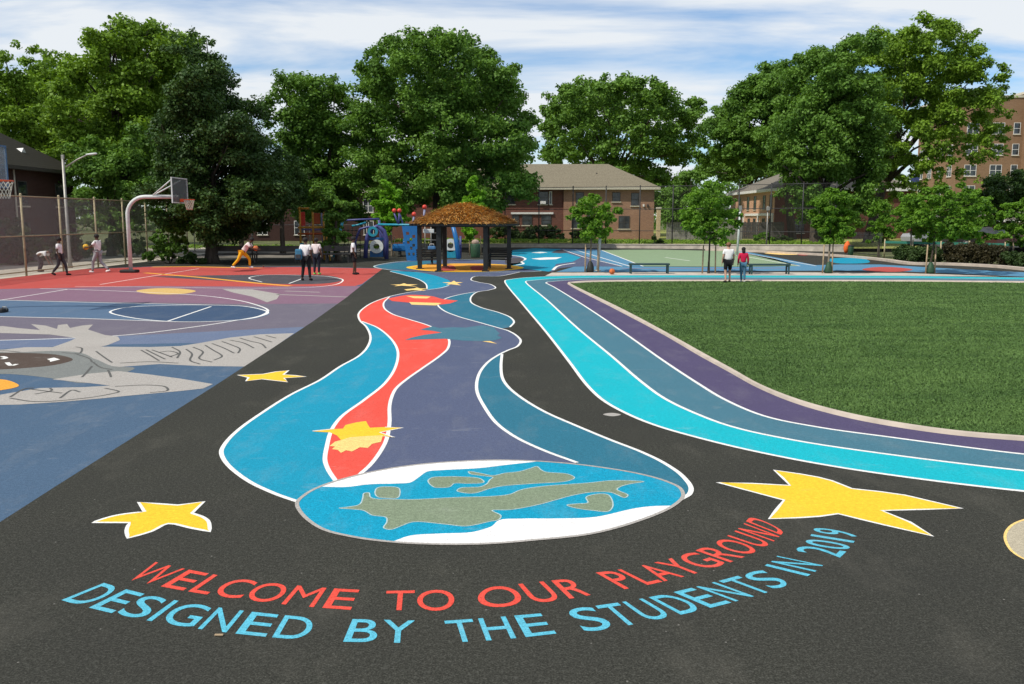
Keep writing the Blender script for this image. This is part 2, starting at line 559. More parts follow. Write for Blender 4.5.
# far key and its lines
paint('far_key', sp([(150, 276.5), (220, 275.2), (300, 274.8), (335, 276.5), (342, 280), (330, 283), (290, 284.2), (262, 283.2)], 4) + [(200, 279.5)], M['court_dark'], 2, court)
lines('painted_line', [[(145, 272.8), (200, 277.3), (256, 283), (290, 286)]], .28, M['court_orange'], 3, court)
lines('painted_line', [[(152, 266.9), (190, 266.6), (228, 267.4), (262, 268)]], .5, M['court_orange'], 3, court)
lines('painted_line', [[(100, 284.5), (150, 276.4), (199, 268.6)], sp([(75, 286.4), (140, 286.8), (250, 288.2), (320, 286.6), (340, 283), (343, 280), (332, 277), (306, 275.4), (262, 275.2), (249, 278), (262, 282)], 6), [(289, 283.5), (302, 278.6)]], .06, M['paint_white'], 3, court)
# near key
paint('near_key', [(-210, 298.5), (0, 300.3), (100, 302.8), (212, 305.2)] + sp([(240, 305.5), (262, 308.5), (270, 313), (258, 318), (230, 321.3)], 5) + [(168, 321.2), (80, 318), (0, 316.2), (-210, 312)], M['court_key'], 2, court)
paint('key_circle', sp([(110, 312), (122, 308), (160, 305.6), (210, 305), (250, 307), (268, 312.5), (255, 317.6), (215, 321), (168, 321), (128, 317)], 6, True), M['court_navy'], 3, court)
lines('painted_line', [[(-210, 298.2), (0, 300), (100, 302.6), (212, 305)], [(-210, 312.2), (0, 316.5), (80, 318.3), (168, 321.4)], [(168, 321), (211, 306.5)]], .06, M['paint_white'], 5, court)
lines('painted_line', [sp([(110, 312), (122, 308), (160, 305.6), (210, 305), (250, 307), (268, 312.5), (255, 317.6), (215, 321.2), (168, 321.3), (128, 317)], 6, True)], .06, M['paint_white'], 6, court, True)
lines('painted_line', [sp([(-210, 341), (0, 340.2), (125, 335), (200, 326), (232, 321), (262, 315), (268, 310.5), (252, 303.5), (212, 296.5), (133, 291.7), (68, 289.2)], 6), [(68, 289.2), (0, 300.2), (-60, 311)], [(68, 289.2), (40, 288.4)]], .06, M['paint_white'], 4, court)
# mural of pale plumes and a brown oval
def P_(name, pts, mat, layer, smooth=True, n=4):
    return paint(name, sp(pts, n, True) if smooth else pts, mat, layer, court)
P_('pale_ochre_patch', [(136, 291), (150, 288.6), (180, 288.6), (196, 291), (185, 293.6), (150, 293.8)], M['paint_ochre'], 3)
P_('pale_grey_plume', [(222, 289), (252, 289.3), (265, 291.5), (280, 294), (277, 299), (267, 302.3), (261, 299.8), (252, 296.5), (233, 292.5)], M['paint_grey'], 3, False)
lines('pale_streak', [[(277, 294.5), (305, 295.4), (347, 297)], [(285, 291), (320, 292.2)]], .16, M['paint_grey'], 3, court)
P_('pale_grey_plume', [(-60, 330), (3, 326), (18, 328), (40, 330), (31, 324), (46, 325.6), (57, 329), (58, 325), (67, 324), (70, 328), (82, 325.5), (93, 324.5), (88, 329.5), (105, 335), (118, 336.5), (120, 340), (108, 345), (95, 348), (50, 348), (70, 341), (76, 338), (50, 334.5), (0, 333), (-60, 334)], M['paint_grey'], 5, False)
P_('pale_grey_plume', [(-80, 352), (5, 349.5), (25, 347.2), (78, 347), (100, 346.6), (150, 347), (180, 346), (200, 343), (230, 337.5), (260, 334.3), (edge_x(333.2)-1, 333.2), (edge_x(345), 345), (edge_x(366.5), 366.5), (200, 366), (160, 364), (118, 367), (105, 366.5), (75, 364), (40, 372), (-80, 376)], M['paint_grey'], 3, False)
P_('grey_green_band', [(-80, 364), (60, 358), (92, 358), (112, 366), (135, 368), (118, 375), (85, 383), (50, 378), (10, 374), (-80, 372)], M['paint_greygreen'], 4)
P_('grey_green_band', [(-80, 352), (10, 352.5), (60, 351), (85, 354), (95, 361), (82, 366), (30, 371), (-80, 373)], M['paint_greygreen'], 6)
P_('brown_oval', [(-70, 357), (-20, 353.5), (30, 353), (62, 355.5), (73, 359.5), (60, 364), (20, 368.4), (-20, 369.5), (-70, 366)], M['paint_brown'], 7)
paint('white_mark', [(47, 359), (54, 357.6), (60, 359.4), (50, 361.8), (50, 360.4)], M['paint_white'], 8, court)
lines('white_mark', [sp([(2, 356.3), (6, 357.8), (2, 359)], 4), sp([(7, 362.4), (11, 365.4), (17, 364)], 4)], .07, M['paint_white'], 8, court)
P_('pale_grey_plume', [(52, 379.3), (90, 373.5), (118, 371), (150, 374.5), (180, 378.5), (213, 384), (203, 388.5), (180, 391), (130, 395.5), (100, 398.5), (60, 402), (20, 404.5), (-60, 406), (-30, 400), (10, 393), (40, 388), (85, 387), (110, 385.5), (85, 382.5)], M['paint_grey'], 5, False)
P_('ochre_patch', [(-40, 382), (0, 379.2), (12, 381.5), (19, 385.5), (8, 389), (-40, 391)], M['court_orange'], 6)
bl = [[(96, 351.2), (104, 357), (112, 362.4)], [(141, 350), (150, 355), (159, 360.6)], [(146, 349.6), (156, 354.6), (165, 359)], [(152, 349.8), (164, 354), (172, 357)],
      [(160, 352), (170, 351), (178, 353.4), (170, 356.4)], [(62, 352.5), (80, 353), (82, 348.4), (76, 346.8)], [(75, 353.5), (90, 359), (92, 362)], [(93, 362), (100, 367), (112, 369.5)], [(92, 366), (86, 373), (82, 377)], [(108, 370), (110, 374), (111, 377)],
      [(186, 349), (192, 354), (190, 360), (200, 364)], [(193, 347), (203, 352), (199, 358), (212, 362)], [(205, 345), (213, 350), (222, 356), (214, 360)], [(212, 343.4), (224, 348), (234, 353)],
      [(222, 341.4), (232, 345), (240, 349), (238, 353)], [(230, 340), (244, 343), (254, 348)], [(240, 338), (250, 341), (262, 344), (266, 348)], [(254, 336.6), (262, 339), (272, 342)], [(266, 335.4), (276, 338)],
      [(10, 397), (24, 388.8), (34, 387.7)], [(10, 398), (35, 401.5), (85, 398), (110, 394), (119, 391.5), (105, 388)], [(35, 394), (52, 390), (50, 388)], [(60, 398), (72, 390), (80, 392)],
      [(115, 386.3), (150, 385), (166, 387), (168, 390), (150, 392.5)], [(120, 363), (150, 361.6), (178, 363)], [(172, 347), (180, 352), (177, 358)], [(30, 389), (62, 393)], [(-40, 353), (0, 350.5), (20, 352)]]
lines('dark_brush_line', [sp(b, 5) for b in bl], .034, M['paint_black'], 9, court)

# ---------------- the river and the earth
river_left = [(390, 271.4), (408, 276), (420, 280), (426.3, 284.6), (427, 288.6)]
outer_l = [(449, 285.5), (441, 287.8), (428, 289.6), (405, 293), (386, 297.5), (368, 305), (358.5, 314), (360, 320.5), (366.5, 327), (370.5, 337), (368, 346), (360, 355), (340, 366.5), (320.7, 379.5), (290, 395), (263, 412), (238, 430), (225, 443.6), (221.3, 452), (226, 462.5), (247, 480), (275, 493.5), (298, 501.6)]
red_cy = [(362, 321.3), (379, 328.5), (393.6, 342), (398, 353), (395, 368), (385, 383), (364, 400), (341, 417), (331.5, 430), (327, 445.6), (325, 460), (328.5, 470), (335.5, 480.5)]
red_r = [(389.5, 296.7), (383.7, 303), (384.3, 308), (391.5, 313.5), (408, 319), (428.4, 325.4), (441.8, 332.3), (449, 339.7), (448, 348), (440.7, 355.2), (422, 368.4), (406, 379.7), (395.6, 389), (391.3, 398), (389.5, 407), (389.5, 423), (386.4, 439.5), (380, 452), (370, 465), (360, 474)]
slate_tr = [(520, 272), (500, 276), (473, 277), (471, 279.6), (478, 282), (491, 284.5), (495.6, 287.7), (489, 290), (476, 292.5), (470.7, 297.7), (471, 302), (480, 307), (499.5, 312.7), (511, 317.8), (514, 322), (510, 327)]
teal1_l = [(475, 291.8), (459, 294.7), (447, 298), (440, 302), (438, 305), (443, 310), (457, 316), (478, 322), (501, 328.5)]
slate_r = [(501, 328.5), (508, 330.6), (516.6, 335.6), (520.7, 340.8), (517.7, 346), (508.4, 350), (500, 354), (488, 362), (479.7, 372.5), (476.6, 384), (477.5, 393), (484, 406), (495.5, 422), (514, 436), (542, 449.5), (577, 462.5)]
teal2_r = [(502, 354), (501, 366), (502.3, 377.5), (507.5, 386), (521, 397.4), (544.4, 411.5), (572.5, 424), (610, 439.6), (643, 452.5), (666, 464), (682.6, 476), (691, 487.6), (689.7, 493.5), (681, 499)]
earth_px = [(297, 503), (302, 513.6), (321, 528), (351.5, 536.3), (392.5, 541.7), (433.6, 543.8), (470, 543.9), (500, 542.6), (531, 540), (592.5, 533.2), (644, 518.7), (672.5, 506), (683, 496), (680.7, 488.6), (668, 481.8), (641.8, 474.2), (592.5, 466), (551.5, 461.9), (520, 460.3), (490, 460), (446, 462), (413, 465), (382, 469.7), (351.5, 476.5), (321, 486), (305, 494.5)]
river = empty('painted_river', (0, 0, 0)); river.parent = pv
# slate body (lowest), then the colours over it
body = sp(river_left[::1], 5) + sp(outer_l[2:], 6) + [(330, 498), (560, 470)] + sp(slate_r, 6)[::-1] + [(506, 328)] + sp(slate_tr, 6)[::-1]
paint('slate_water', body, M['paint_slate'], 1, river)
paint('cyan_water', [(390, 271)] + sp([(392, 270.6), (420, 272.5), (440, 277), (450, 281.5), (449, 285), (440, 288), (428, 289.6)], 5) + sp(river_left, 5)[::-1], M['paint_cyan'], 2, river)
paint('teal_water', sp(slate_tr[8:], 6) + sp(teal1_l, 6)[::-1], M['paint_teal'], 2, river)
paint('teal_water', sp(teal2_r, 6) + [(640, 486), (577, 464)] + sp(slate_r[5:], 6)[::-1], M['paint_teal'], 2, river)
paint('red_water', sp(outer_l[4:8], 6) + sp(red_cy, 6) + [(345, 484)] + sp(red_r, 6)[::-1], M['paint_red'], 2, river)
paint('cyan_water', sp(outer_l[7:], 6) + [(320, 500), (337, 483)] + sp(red_cy, 6)[::-1], M['paint_cyan'], 2, river)
lines('painted_outline', [sp(outer_l, 7), sp(red_cy, 7), sp(red_r, 7), sp(slate_tr, 7), sp(teal1_l, 7), sp(slate_r, 7), sp(teal2_r, 7)], .046, M['paint_white'], 4, river)
lines('painted_outline', [sp(river_left, 6)], .05, M['paint_white'], 4, river)
# figures floating in the river
fig = paint('painted_fish', sp([(388, 298.5), (398, 296.4), (410, 294.8), (432, 296.2), (442, 299)], 4) + [(458, 300.6), (450, 303.4), (436, 305), (411.6, 302.8), (392, 301)], M['paint_red'], 5, river, 'red fish shape with cream stripes')
paint('cream_stripe', [(406, 295.8), (431, 296.6), (427, 298.4), (414, 298.2)], M['paint_cream'], 6, river)
paint('cream_stripe', [(409, 302), (441.5, 303), (436, 305.4), (411.6, 304.6)], M['paint_cream'], 6, river)
paint('painted_whale', [(405, 339.9), (412, 337.4), (424, 334.8), (441.8, 332.5), (432, 330.8), (420, 329.6), (426, 327.9), (432.5, 326.4), (440, 328), (453, 327.2), (466, 327.6), (482, 325.2), (494, 327.4), (497, 331), (500, 333.6), (497, 335.4), (502, 337.7), (494, 340.6), (478, 341), (463, 340.6), (445, 338.7), (428, 339.2)], M['paint_steel'], 5, river)
paint('white_mark', [(482, 341.2), (490, 341), (497, 343.6)], M['paint_cream'], 6, river)
paint('painted_bird', [(312.5, 431.3), (333, 429), (343, 428.6), (345.4, 425), (356, 422.4), (366, 421), (368, 425), (370, 427.7), (385, 427), (402.8, 427.6), (392, 430.2), (380, 432.3), (388, 434.6), (394.6, 437.6), (382, 436), (366, 436), (350, 437.4), (341, 440), (337, 435.4), (330, 432.4)], M['paint_yellow'], 5, river, 'yellow bird with cream wing')
paint('cream_wing', [(341, 440), (350, 437.2), (366, 436), (383, 435.2), (381, 441.8), (372, 443.8), (368, 447.8), (360, 447.2), (352, 451.4), (346, 450.2), (341, 452.8), (338, 450), (332, 449), (335, 446.4), (329.5, 446), (335, 441.6)], M['paint_cream'], 6, river)
lines('painted_outline', [[(312.5, 431), (333, 428.8)], [(385, 427), (402.8, 427.6), (380, 432.3), (394.6, 437.4), (384, 436)]], .025, M['paint_white'], 7, river)

earth = paint('painted_earth', sp(earth_px, 6, True), M['paint_sea'], 5, pv)
tag(earth, 'blue globe with green land and white poles')
paint('ice_cap', sp([(322, 486), (351, 477), (382, 469.7), (413, 465), (446, 462.2), (490, 460.1), (536, 461.2)], 6) + sp([(536, 461.6), (505, 465), (480, 468), (440, 470.2), (427, 471.6), (419, 477), (411, 482.2), (398, 483.4), (370, 484.2), (345, 487), (322, 486.6)], 5), M['paint_ice'], 6, earth)
paint('ice_cap', sp([(394, 541), (410, 535.6), (440, 533.5), (471, 532.2), (484, 529), (492, 526), (499, 520.2), (520, 518.6), (560, 518.4), (596, 516.8), (633.6, 508.5), (652, 506.2), (672, 505.6)], 5) + sp([(672.5, 506.3), (644, 518.9), (592.5, 533.2), (531, 540), (500, 542.6), (470, 543.9), (433.6, 543.8), (394, 541.6)], 5), M['paint_ice'], 6, earth)
lands = [
 [(339, 508), (350, 506.6), (360, 504), (363, 497), (363.5, 493.6), (369, 492.7), (370.4, 497), (378, 499), (386.4, 499), (413, 499.4), (454, 497.4), (495, 496), (510.5, 494), (520, 490), (539, 486.6), (588.4, 482.8), (613, 480.4), (644, 481.6), (630, 483.8), (620, 486.8), (617, 489.4), (628, 495), (625, 497.6), (617, 494.6), (611, 492.4), (592.5, 492), (572, 495.4), (555, 500), (539, 504.4), (510.5, 509.6), (492, 510.5), (501, 515.6), (499, 519.4), (490, 521.3), (466.4, 526), (446, 524.2), (413, 521.8), (400.7, 526), (390.5, 529.4), (383.6, 527.5), (386.8, 522), (386.4, 517.5), (372, 515), (364, 510.5), (352, 509)],
 [(375, 492.5), (377, 488), (388, 486.6), (399, 488.2), (400, 493), (398, 497.4), (387, 498), (377, 496.4)],
 [(428, 481), (431.5, 477.7), (445, 476.6), (462, 476.7), (480.7, 478.7), (484, 482), (468, 483.4), (454, 483.4), (450, 486.6), (441, 487.6), (433.6, 486.8)],
 [(468.4, 471.5), (480, 473), (493, 475.4), (505, 473), (518.7, 471.5), (530, 468.4), (537, 466.4), (541, 469.6), (545.4, 471.8), (568, 474), (574.5, 477.5), (568, 480.8), (531, 483.6), (502, 486), (490, 488.4), (474.6, 493), (462, 492.4), (457, 490.6), (460, 488), (470, 487.2), (480.7, 486.6), (487, 483.6), (490, 479.6), (493, 477.4), (482, 475.6), (470, 473.6)],
 [(567, 505), (578, 503.6), (588, 502.4), (586, 497.4), (596.6, 494), (609, 495.2), (613, 505.2), (609, 511), (592.5, 510.3), (574, 507.6)]]
for l_ in lands:
    q = sp(l_, 5, True)
    paint('continent', q, M['paint_land'], 7, earth)
lines('painted_outline', [sp(l_, 5, True) for l_ in lands], .011, M['paint_land_edge'], 8, earth, True)
lines('painted_outline', [sp(earth_px, 6, True)], .034, M['paint_grey'], 8, earth, True)

# ---------------- stars
def star(pts, mat, w, layer=2, label=None):
    o = paint('painted_star', pts, mat, layer, pv, label)
    lines('painted_outline', [pts], w, M['paint_white'], layer+1, o, True)
big = [(717, 482.2), (753, 483.3), (790, 485.3), (782, 477), (774, 470), (800, 473.8), (818, 477), (832, 480.6), (852, 488.5), (880, 491.5), (905, 495), (962, 508.3), (920, 509.4), (882, 510.5), (910, 522), (933, 536), (885, 525), (860, 519), (838, 513.6), (820, 516.2), (800, 517.6), (769, 518.7), (776, 510), (784, 500)]
star(big, M['paint_yellow'], .028, label='big yellow star')
star(sp([(92.5, 522.3), (106, 517.8), (120, 514.5), (144.5, 511.5)], 4) + [(138.5, 502), (158, 503.6)] + [(178, 505), (204, 501.5), (192, 513)] + sp([(193, 513.4), (203, 517), (208.5, 521.5), (210, 531.5)], 4) + sp([(210, 531.5), (190, 527.6), (168, 523.5), (152, 531), (128, 538)], 3) + sp([(128, 538), (126.5, 530), (129.5, 522.5)], 3), M['paint_yellow'], .03, label='curly yellow star')
star([(237.5, 375), (263, 374), (276, 371.6), (288.5, 370.4), (283.5, 374.5), (295, 375.3), (306, 376.5), (284, 378), (288, 382), (262, 379), (246, 381), (248.5, 377.5)], M['paint_yellow'], .035)
for pts in ([(390, 284.6), (400, 284.4), (404, 283.2), (407, 284.2), (418, 284.4), (410, 285.4), (418, 286.6), (402, 285.6), (394, 286.2), (398, 285.2)],
            [(404, 289.4), (414, 288.4), (417, 287.4), (420, 288.4), (428, 288.6), (421, 289.6), (426, 290.8), (412, 290), (407, 290.6)],
            [(442, 282.4), (451, 282.2), (454, 280.6), (456, 282), (463, 282.4), (457, 283.4), (461, 285.4), (451, 284.2), (446, 285), (449, 283.4)]):
    paint('painted_star', pts, M['paint_cream'], 5, pv)
P('paint_disc', (.42, .37, .27))
disc = paint('painted_disc', sp([(1005, 536), (1012, 525), (1040, 517), (1072, 524), (1084, 538), (1070, 553), (1040, 563), (1012, 551)], 6, True), M['paint_disc'], 2, pv, 'cream disc with thin yellow edge')
lines('painted_outline', [sp([(1005, 536), (1012, 525), (1040, 517), (1072, 524), (1084, 538), (1070, 553), (1040, 563), (1012, 551)], 6, True)], .02, M['paint_cream'], 3, disc, True)
paint('pale_stain', sp([(603, 414.3), (612, 412.8), (621, 414.6), (612, 416.2)], 5, True), M['paint_grey'], 1, pv)

# ---------------- the running track and the turf
trk = empty('running_track', (0, 0, 0)); tag(trk, kind='structure')
far = 1500
l1 = sp([(506, 279.9), (505, 280.6), (505.2, 282.6), (523.4, 305), (547, 333), (570, 362.6), (587, 385), (603, 400), (628, 414), (656, 425.3), (700, 438), (750.6, 450.2), (826.6, 465), (921.5, 479), (1024, 491), (1150, 502), (1300, 512), (1700, 538.7)], 6)
l1f = sp([(506, 279.9), (520, 278), (560, 276), (640, 275.4), (760, 275.5), (904, 276), (1024, 277.5), (1300, 280), (1700, 283.6)], 6)
l2 = sp([(527, 280.9), (525.7, 281.6), (526.4, 283), (547, 300), (577, 327.6), (612.5, 356.8), (640.6, 381), (664, 398), (694.5, 412.8), (731.6, 426.4), (795, 440.2), (890, 454.4), (1024, 470.6), (1150, 482), (1300, 491), (1700, 515)], 6)
l2f = sp([(527, 280.9), (545, 279.2), (570, 278), (640, 277.3), (760, 277.4), (904, 277.8), (1024, 279.2), (1300, 282), (1700, 286)], 6)
l3 = sp([(547.5, 282), (546, 282.8), (548, 284), (554, 287), (594, 312), (631, 337.6), (664, 361), (699, 384), (724, 399), (763, 415.5), (820, 427.3), (890, 437), (953, 445.4), (1024, 454), (1150, 465), (1300, 474), (1700, 498)], 6)
l3f = sp([(547.5, 282), (562, 280.6), (590, 279.4), (660, 278.9), (760, 279), (904, 279.5), (1024, 280.8), (1300, 284), (1700, 288.6)], 6)
k_o = sp([(568, 283), (567.4, 283.7), (569, 285), (577, 289.6), (617, 310), (664, 335), (699, 355.6), (728, 371.5), (757, 387.5), (795, 403.2), (842.5, 416.6), (890, 426), (953, 435), (1024, 441), (1150, 449), (1300, 456), (1700, 474.7)], 6)
k_of = sp([(568, 283), (580, 281.9), (620, 281), (680, 280.6), (760, 280.7), (904, 281), (1024, 282.2), (1300, 285), (1700, 289)], 6)
k_i = sp([(574, 283.4), (573, 284.2), (574.6, 285.2), (584, 289.8), (631, 312), (669, 333), (711, 356), (736, 370), (763, 385.6), (804, 401.4), (852, 414.2), (902.5, 423.8), (959.5, 431.8), (1024, 437), (1150, 444.5), (1300, 451), (1700, 468.3)], 6)
k_if = sp([(574, 283.4), (590, 282.3), (620, 281.7), (680, 281.3), (760, 281.3), (904, 281.6), (1024, 282.8), (1300, 285.6), (1700, 289.6)], 6)
for nm, a, af, b, bf, m in (('track_lane', l1, l1f, l2, l2f, 'paint_aqua'), ('track_lane', l2, l2f, l3, l3f, 'paint_steel'), ('track_lane', l3, l3f, k_o, k_of, 'paint_purple')):
    paint(nm, a[::-1] + af[1:] + bf[::-1] + b[1:], M[m], 1, trk)
for i, (a, af) in enumerate(((l1, l1f), (l2, l2f), (l3, l3f))):
    lines('lane_line', [a], .052, M['paint_white'], 3, trk)
    lines('lane_line', [af], .05, M['paint_white'], 3, trk)
k_i = [(o[0]*.45+i[0]*.55, o[1]*.45+i[1]*.55) for o, i in zip(k_o, k_i)]
# kerb: a low real step round the turf
def kerb(name, o_px, i_px, h, mat, parent=None):
    o_, i_ = [G(u, v) for u, v in o_px], [G(u, v) for u, v in i_px]
    n = len(o_); mb = MB(); vs = []
    for a, b in zip(o_, i_):
        d = (b-a)*.12
        vs += [a, a+d+Vector((0, 0, h)), b-d+Vector((0, 0, h)), b]
    fs = []
    for k in range(n-1):
        for j in range(3):
            fs.append((4*k+j, 4*k+j+1, 4*k+4+j+1, 4*k+4+j))
    mb.add(vs, fs)
    return mb.build(name, mat, parent)
kb = tag(kerb('kerb', k_o[::-1] + k_of[1:], k_i[::-1] + k_if[1:], .04, M['kerb']), kind='structure')

t = NT('turf_base')
t.l(t.ramp(t.noise(40, 3, .7), [(.3, (.018, .04, .010)), (.7, (.05, .10, .022))]), t.b.inputs['Base Color'])
t.b.inputs['Roughness'].default_value = 1.0
turf_px = k_i[::-1] + k_if[1:]
turf_w = [G(u, v, .012) for u, v in turf_px]
turf = sheet('turf_field', turf_w, t.m, kind='structure')
tb = NT('turf_blade')
c = tb.ramp(tb.noise(1.1, 6, .65, stretch=(.35, 1, 1)), [(.32, (.048, .104, .026)), (.68, (.112, .198, .052))])
c = tb.mix(tb.ramp(tb.noise(60, 2, .8), [(.45, 0.0), (.75, .45)]), c, (.19, .30, .08))
tb.l(c, tb.b.inputs['Base Color']); tb.b.inputs['Roughness'].default_value = .6; tb.b.inputs['Specular IOR Level'].default_value = .15
M['turf_blade'] = tb.m
def in_poly(x, y, poly):
    ins = np.zeros(len(x), bool)
    n = len(poly); j = n-1
    for i in range(n):
        xi, yi, xj, yj = poly[i].x, poly[i].y, poly[j].x, poly[j].y
        if yi != yj:
            c_ = ((yi > y) != (yj > y)) & (x < (xj-xi)*(y-yi)/(yj-yi)+xi)
            ins ^= c_
        j = i
    return ins
# short fibres, denser near the camera
N = 1150000
yy = 9.5*(36.0/9.5)**rng.random(N)
xx = rng.random(N)*(yy*.74+4.5) - .2 + 0.0
ok = in_poly(xx, yy, turf_w)
xx, yy = xx[ok], yy[ok]
n = len(xx)
hh = .014 + .016*rng.random(n)
ww = (.004 + .0008*yy*rng.random(n))
an = rng.random(n)*np.pi
ln = rng.normal(0, .5, (n, 2))*hh[:, None]*1.4
V = np.zeros((n, 3, 3))
V[:, 0] = np.stack([xx-np.cos(an)*ww, yy-np.sin(an)*ww, np.full(n, .008)], 1)
V[:, 1] = np.stack([xx+np.cos(an)*ww, yy+np.sin(an)*ww, np.full(n, .008)], 1)
V[:, 2] = np.stack([xx+ln[:, 0], yy+ln[:, 1], .008+hh], 1)
tag(quads_mesh('turf_grass', V.reshape(-1, 3), M['turf_blade'], None, 3), kind='stuff')

# ---------------- far surfaces beyond the track
con = paint('concrete_strip', [(545, 275.9), (552, 272.6), (640, 272.3), (800, 272.3), (905, 273), (978, 275.4), (1000, 276.4), (904, 275.7), (760, 275.2), (640, 275.1), (575, 275.5)], M['concrete'], 1, pv)
far_m = empty('painted_ocean', (0, 0, 0)); far_m.parent = pv
def F(name, pts, m, layer, smooth=False, n=4):
    return paint(name, sp(pts, n, True) if smooth else pts, M[m], layer, far_m)
F('blue_lane', [(556, 271.9), (575, 266.4), (640, 266.6), (700, 267), (770, 266.6), (840, 264.4), (880, 264.5), (930, 267.4), (980, 270.2), (1040, 273), (1100, 276.4), (1024, 276.6), (985, 274.8), (905, 271.4), (830, 270.6), (640, 271.6)], 'court_lightblue', 1)
F('slate_area', [(516, 250), (560, 248.6), (600, 249.3), (625, 266.2), (575, 266.6), (560, 268), (552, 271.6), (505, 268)], 'paint_slate', 1)
F('sage_court', [(600, 249.8), (660, 249.6), (736, 251.4), (770, 257.5), (800, 266), (720, 266.6), (643, 266.2)], 'court_sage', 2)
F('blue_border', [(563, 249.6), (601, 249.7), (644, 266.3), (622, 266.4)], 'court_lightblue', 2)
F('blue_border', [(736, 251.4), (748, 252), (818, 265.6), (800, 266.2)], 'court_lightblue', 2)
lines('painted_line', [[(563, 249.8), (585, 257.4), (622, 266.2)], [(575, 249.8), (630, 266.2)], [(601, 249.9), (643, 266.2)], [(665, 257.4), (690, 260.8)], [(736, 251.6), (772, 258), (816, 265.8)], [(748, 257), (800, 265.9)]], .09, M['paint_white'], 4, far_m)
lines('painted_line', [[(622, 268.4), (700, 268.6), (790, 268)]], .14, M['court_red'], 4, far_m)
F('cyan_sea', [(508, 250.4), (534, 248.2), (560, 249), (566.5, 253), (581, 257.4), (573, 261.6), (556, 264), (553, 269.7), (549, 271.6), (505, 266.8), (523, 263), (525, 257.7), (512, 255.4)], 'paint_cyan', 3)
F('white_foam', [(531, 258.6), (545, 257.4), (562, 257.2), (556, 259.2), (540, 259.8)], 'paint_white', 4)
F('white_foam', [(531, 252.6), (541, 251.8), (548, 252.4), (540, 253.2)], 'paint_white', 4)
lines('painted_outline', [sp([(512, 255.4), (522, 257), (525.5, 259), (521, 261.6), (523.6, 263.4), (514, 265.6)], 4), sp([(553, 270), (557, 266.4), (575, 263)], 4)], .14, M['paint_white'], 4, far_m)
F('dark_island', [(557, 250), (562, 249.6), (568, 252.8), (560, 253.4), (551, 252.6)], 'court_dark', 5)
F('dark_island', [(505, 258), (520, 257.6), (524, 260), (518, 263), (505, 263.4)], 'court_dark', 4)
F('blue_pool', [(828, 259.4), (846, 257.8), (866, 259.2), (870, 262), (850, 263.6), (833, 262.4)], 'paint_cyan', 2, True)
F('red_island', [(862, 269.4), (874, 267.2), (898, 267.4), (913, 269.6), (900, 271.6), (874, 271.5)], 'court_red', 3, True)
F('pink_patch', [(797, 254.4), (806, 253), (812, 254.2), (804, 255.4)], 'court_red', 2, True)
F('cream_patch', [(764, 253), (790, 252.8), (799, 254.4), (780, 254.6)], 'paint_cream', 2, True)
F('pale_patch', [(720, 250.4), (748, 250.8), (764, 252.4), (740, 252)], 'paint_grey', 1)
# the pavilion's painted round floor
ring = paint('painted_ring', sp([(374, 266.5), (392, 262.4), (430, 260), (470, 259.6), (520, 261.4), (552, 265.6), (545, 270), (500, 272), (450, 272.4), (400, 271)], 6, True), M['paint_slate'], 1, pv)
lines('painted_outline', [sp([(374, 266.5), (392, 262.4), (430, 260), (470, 259.6), (520, 261.4), (552, 265.6), (545, 270), (500, 272), (450, 272.4), (400, 271)], 6, True)], .1, M['paint_land_edge'], 2, ring, True)
paint('teal_arc', sp([(376, 266.5), (394, 263), (425, 261), (440, 261.4), (420, 265), (408, 269.6)], 4, True), M['paint_teal'], 3, ring)
sun_disc = paint('painted_sun', sp([(409, 267.4), (425, 264.8), (465, 263.6), (505, 265), (521, 267.6), (508, 270), (465, 271.6), (424, 270.2)], 6, True), M['court_orange'], 4, ring)
lines('painted_outline', [sp([(409, 267.4), (425, 264.8), (465, 263.6), (505, 265), (521, 267.6), (508, 270), (465, 271.6), (424, 270.2)], 6, True)], .28, M['paint_yellow'], 5, ring, True)
for q in ([(443, 266.4), (454, 266), (456, 269.6), (441, 270)], [(470, 267), (484, 266.4), (487, 269.4), (472, 270)]):
    paint('red_patch', sp(q, 4, True), M['court_red'], 6, ring)

# ---------------- lettering
_glyph = {}
ADV = dict(W=.94, E=.67, L=.56, C=.72, O=.78, M=.83, T=.61, U=.72, R=.72, P=.67, A=.67, Y=.67, G=.78, N=.72, D=.72, S=.67, I=.28, B=.67, H=.72)
for d_ in '0129': ADV[d_] = .56
def glyph(ch):
    if ch not in _glyph:
        cu = bpy.data.curves.new('glyph', 'FONT'); cu.body = ch; cu.resolution_u = 6; cu.offset = -.004 if ch in 'MW' else .004
        o = bpy.data.objects.new('glyph', cu); C.objects.link(o)
        bpy.context.view_layer.update()
        me = bpy.data.meshes.new_from_object(o.evaluated_get(bpy.context.evaluated_depsgraph_get()))
        v = [x.co.copy() for x in me.vertices]; f = [tuple(p.vertices) for p in me.polygons]
        bpy.data.objects.remove(o); bpy.data.curves.remove(cu); bpy.data.meshes.remove(me)
        x0, x1 = min(p.x for p in v), max(p.x for p in v); y0, y1 = min(p.y for p in v), max(p.y for p in v)
        _glyph[ch] = ([((p.x-x0)/(x1-x0), (p.y-y0)/(y1-y0)) for p in v], f)
    return _glyph[ch]
def fit(samples, deg):
    t_ = np.array([s[0] for s in samples]); w_ = [G(s[1], s[2]) for s in samples]
    deg = min(deg, len(samples)-1)
    return np.polyfit(t_, [p.x for p in w_], deg), np.polyfit(t_, [p.y for p in w_], deg)
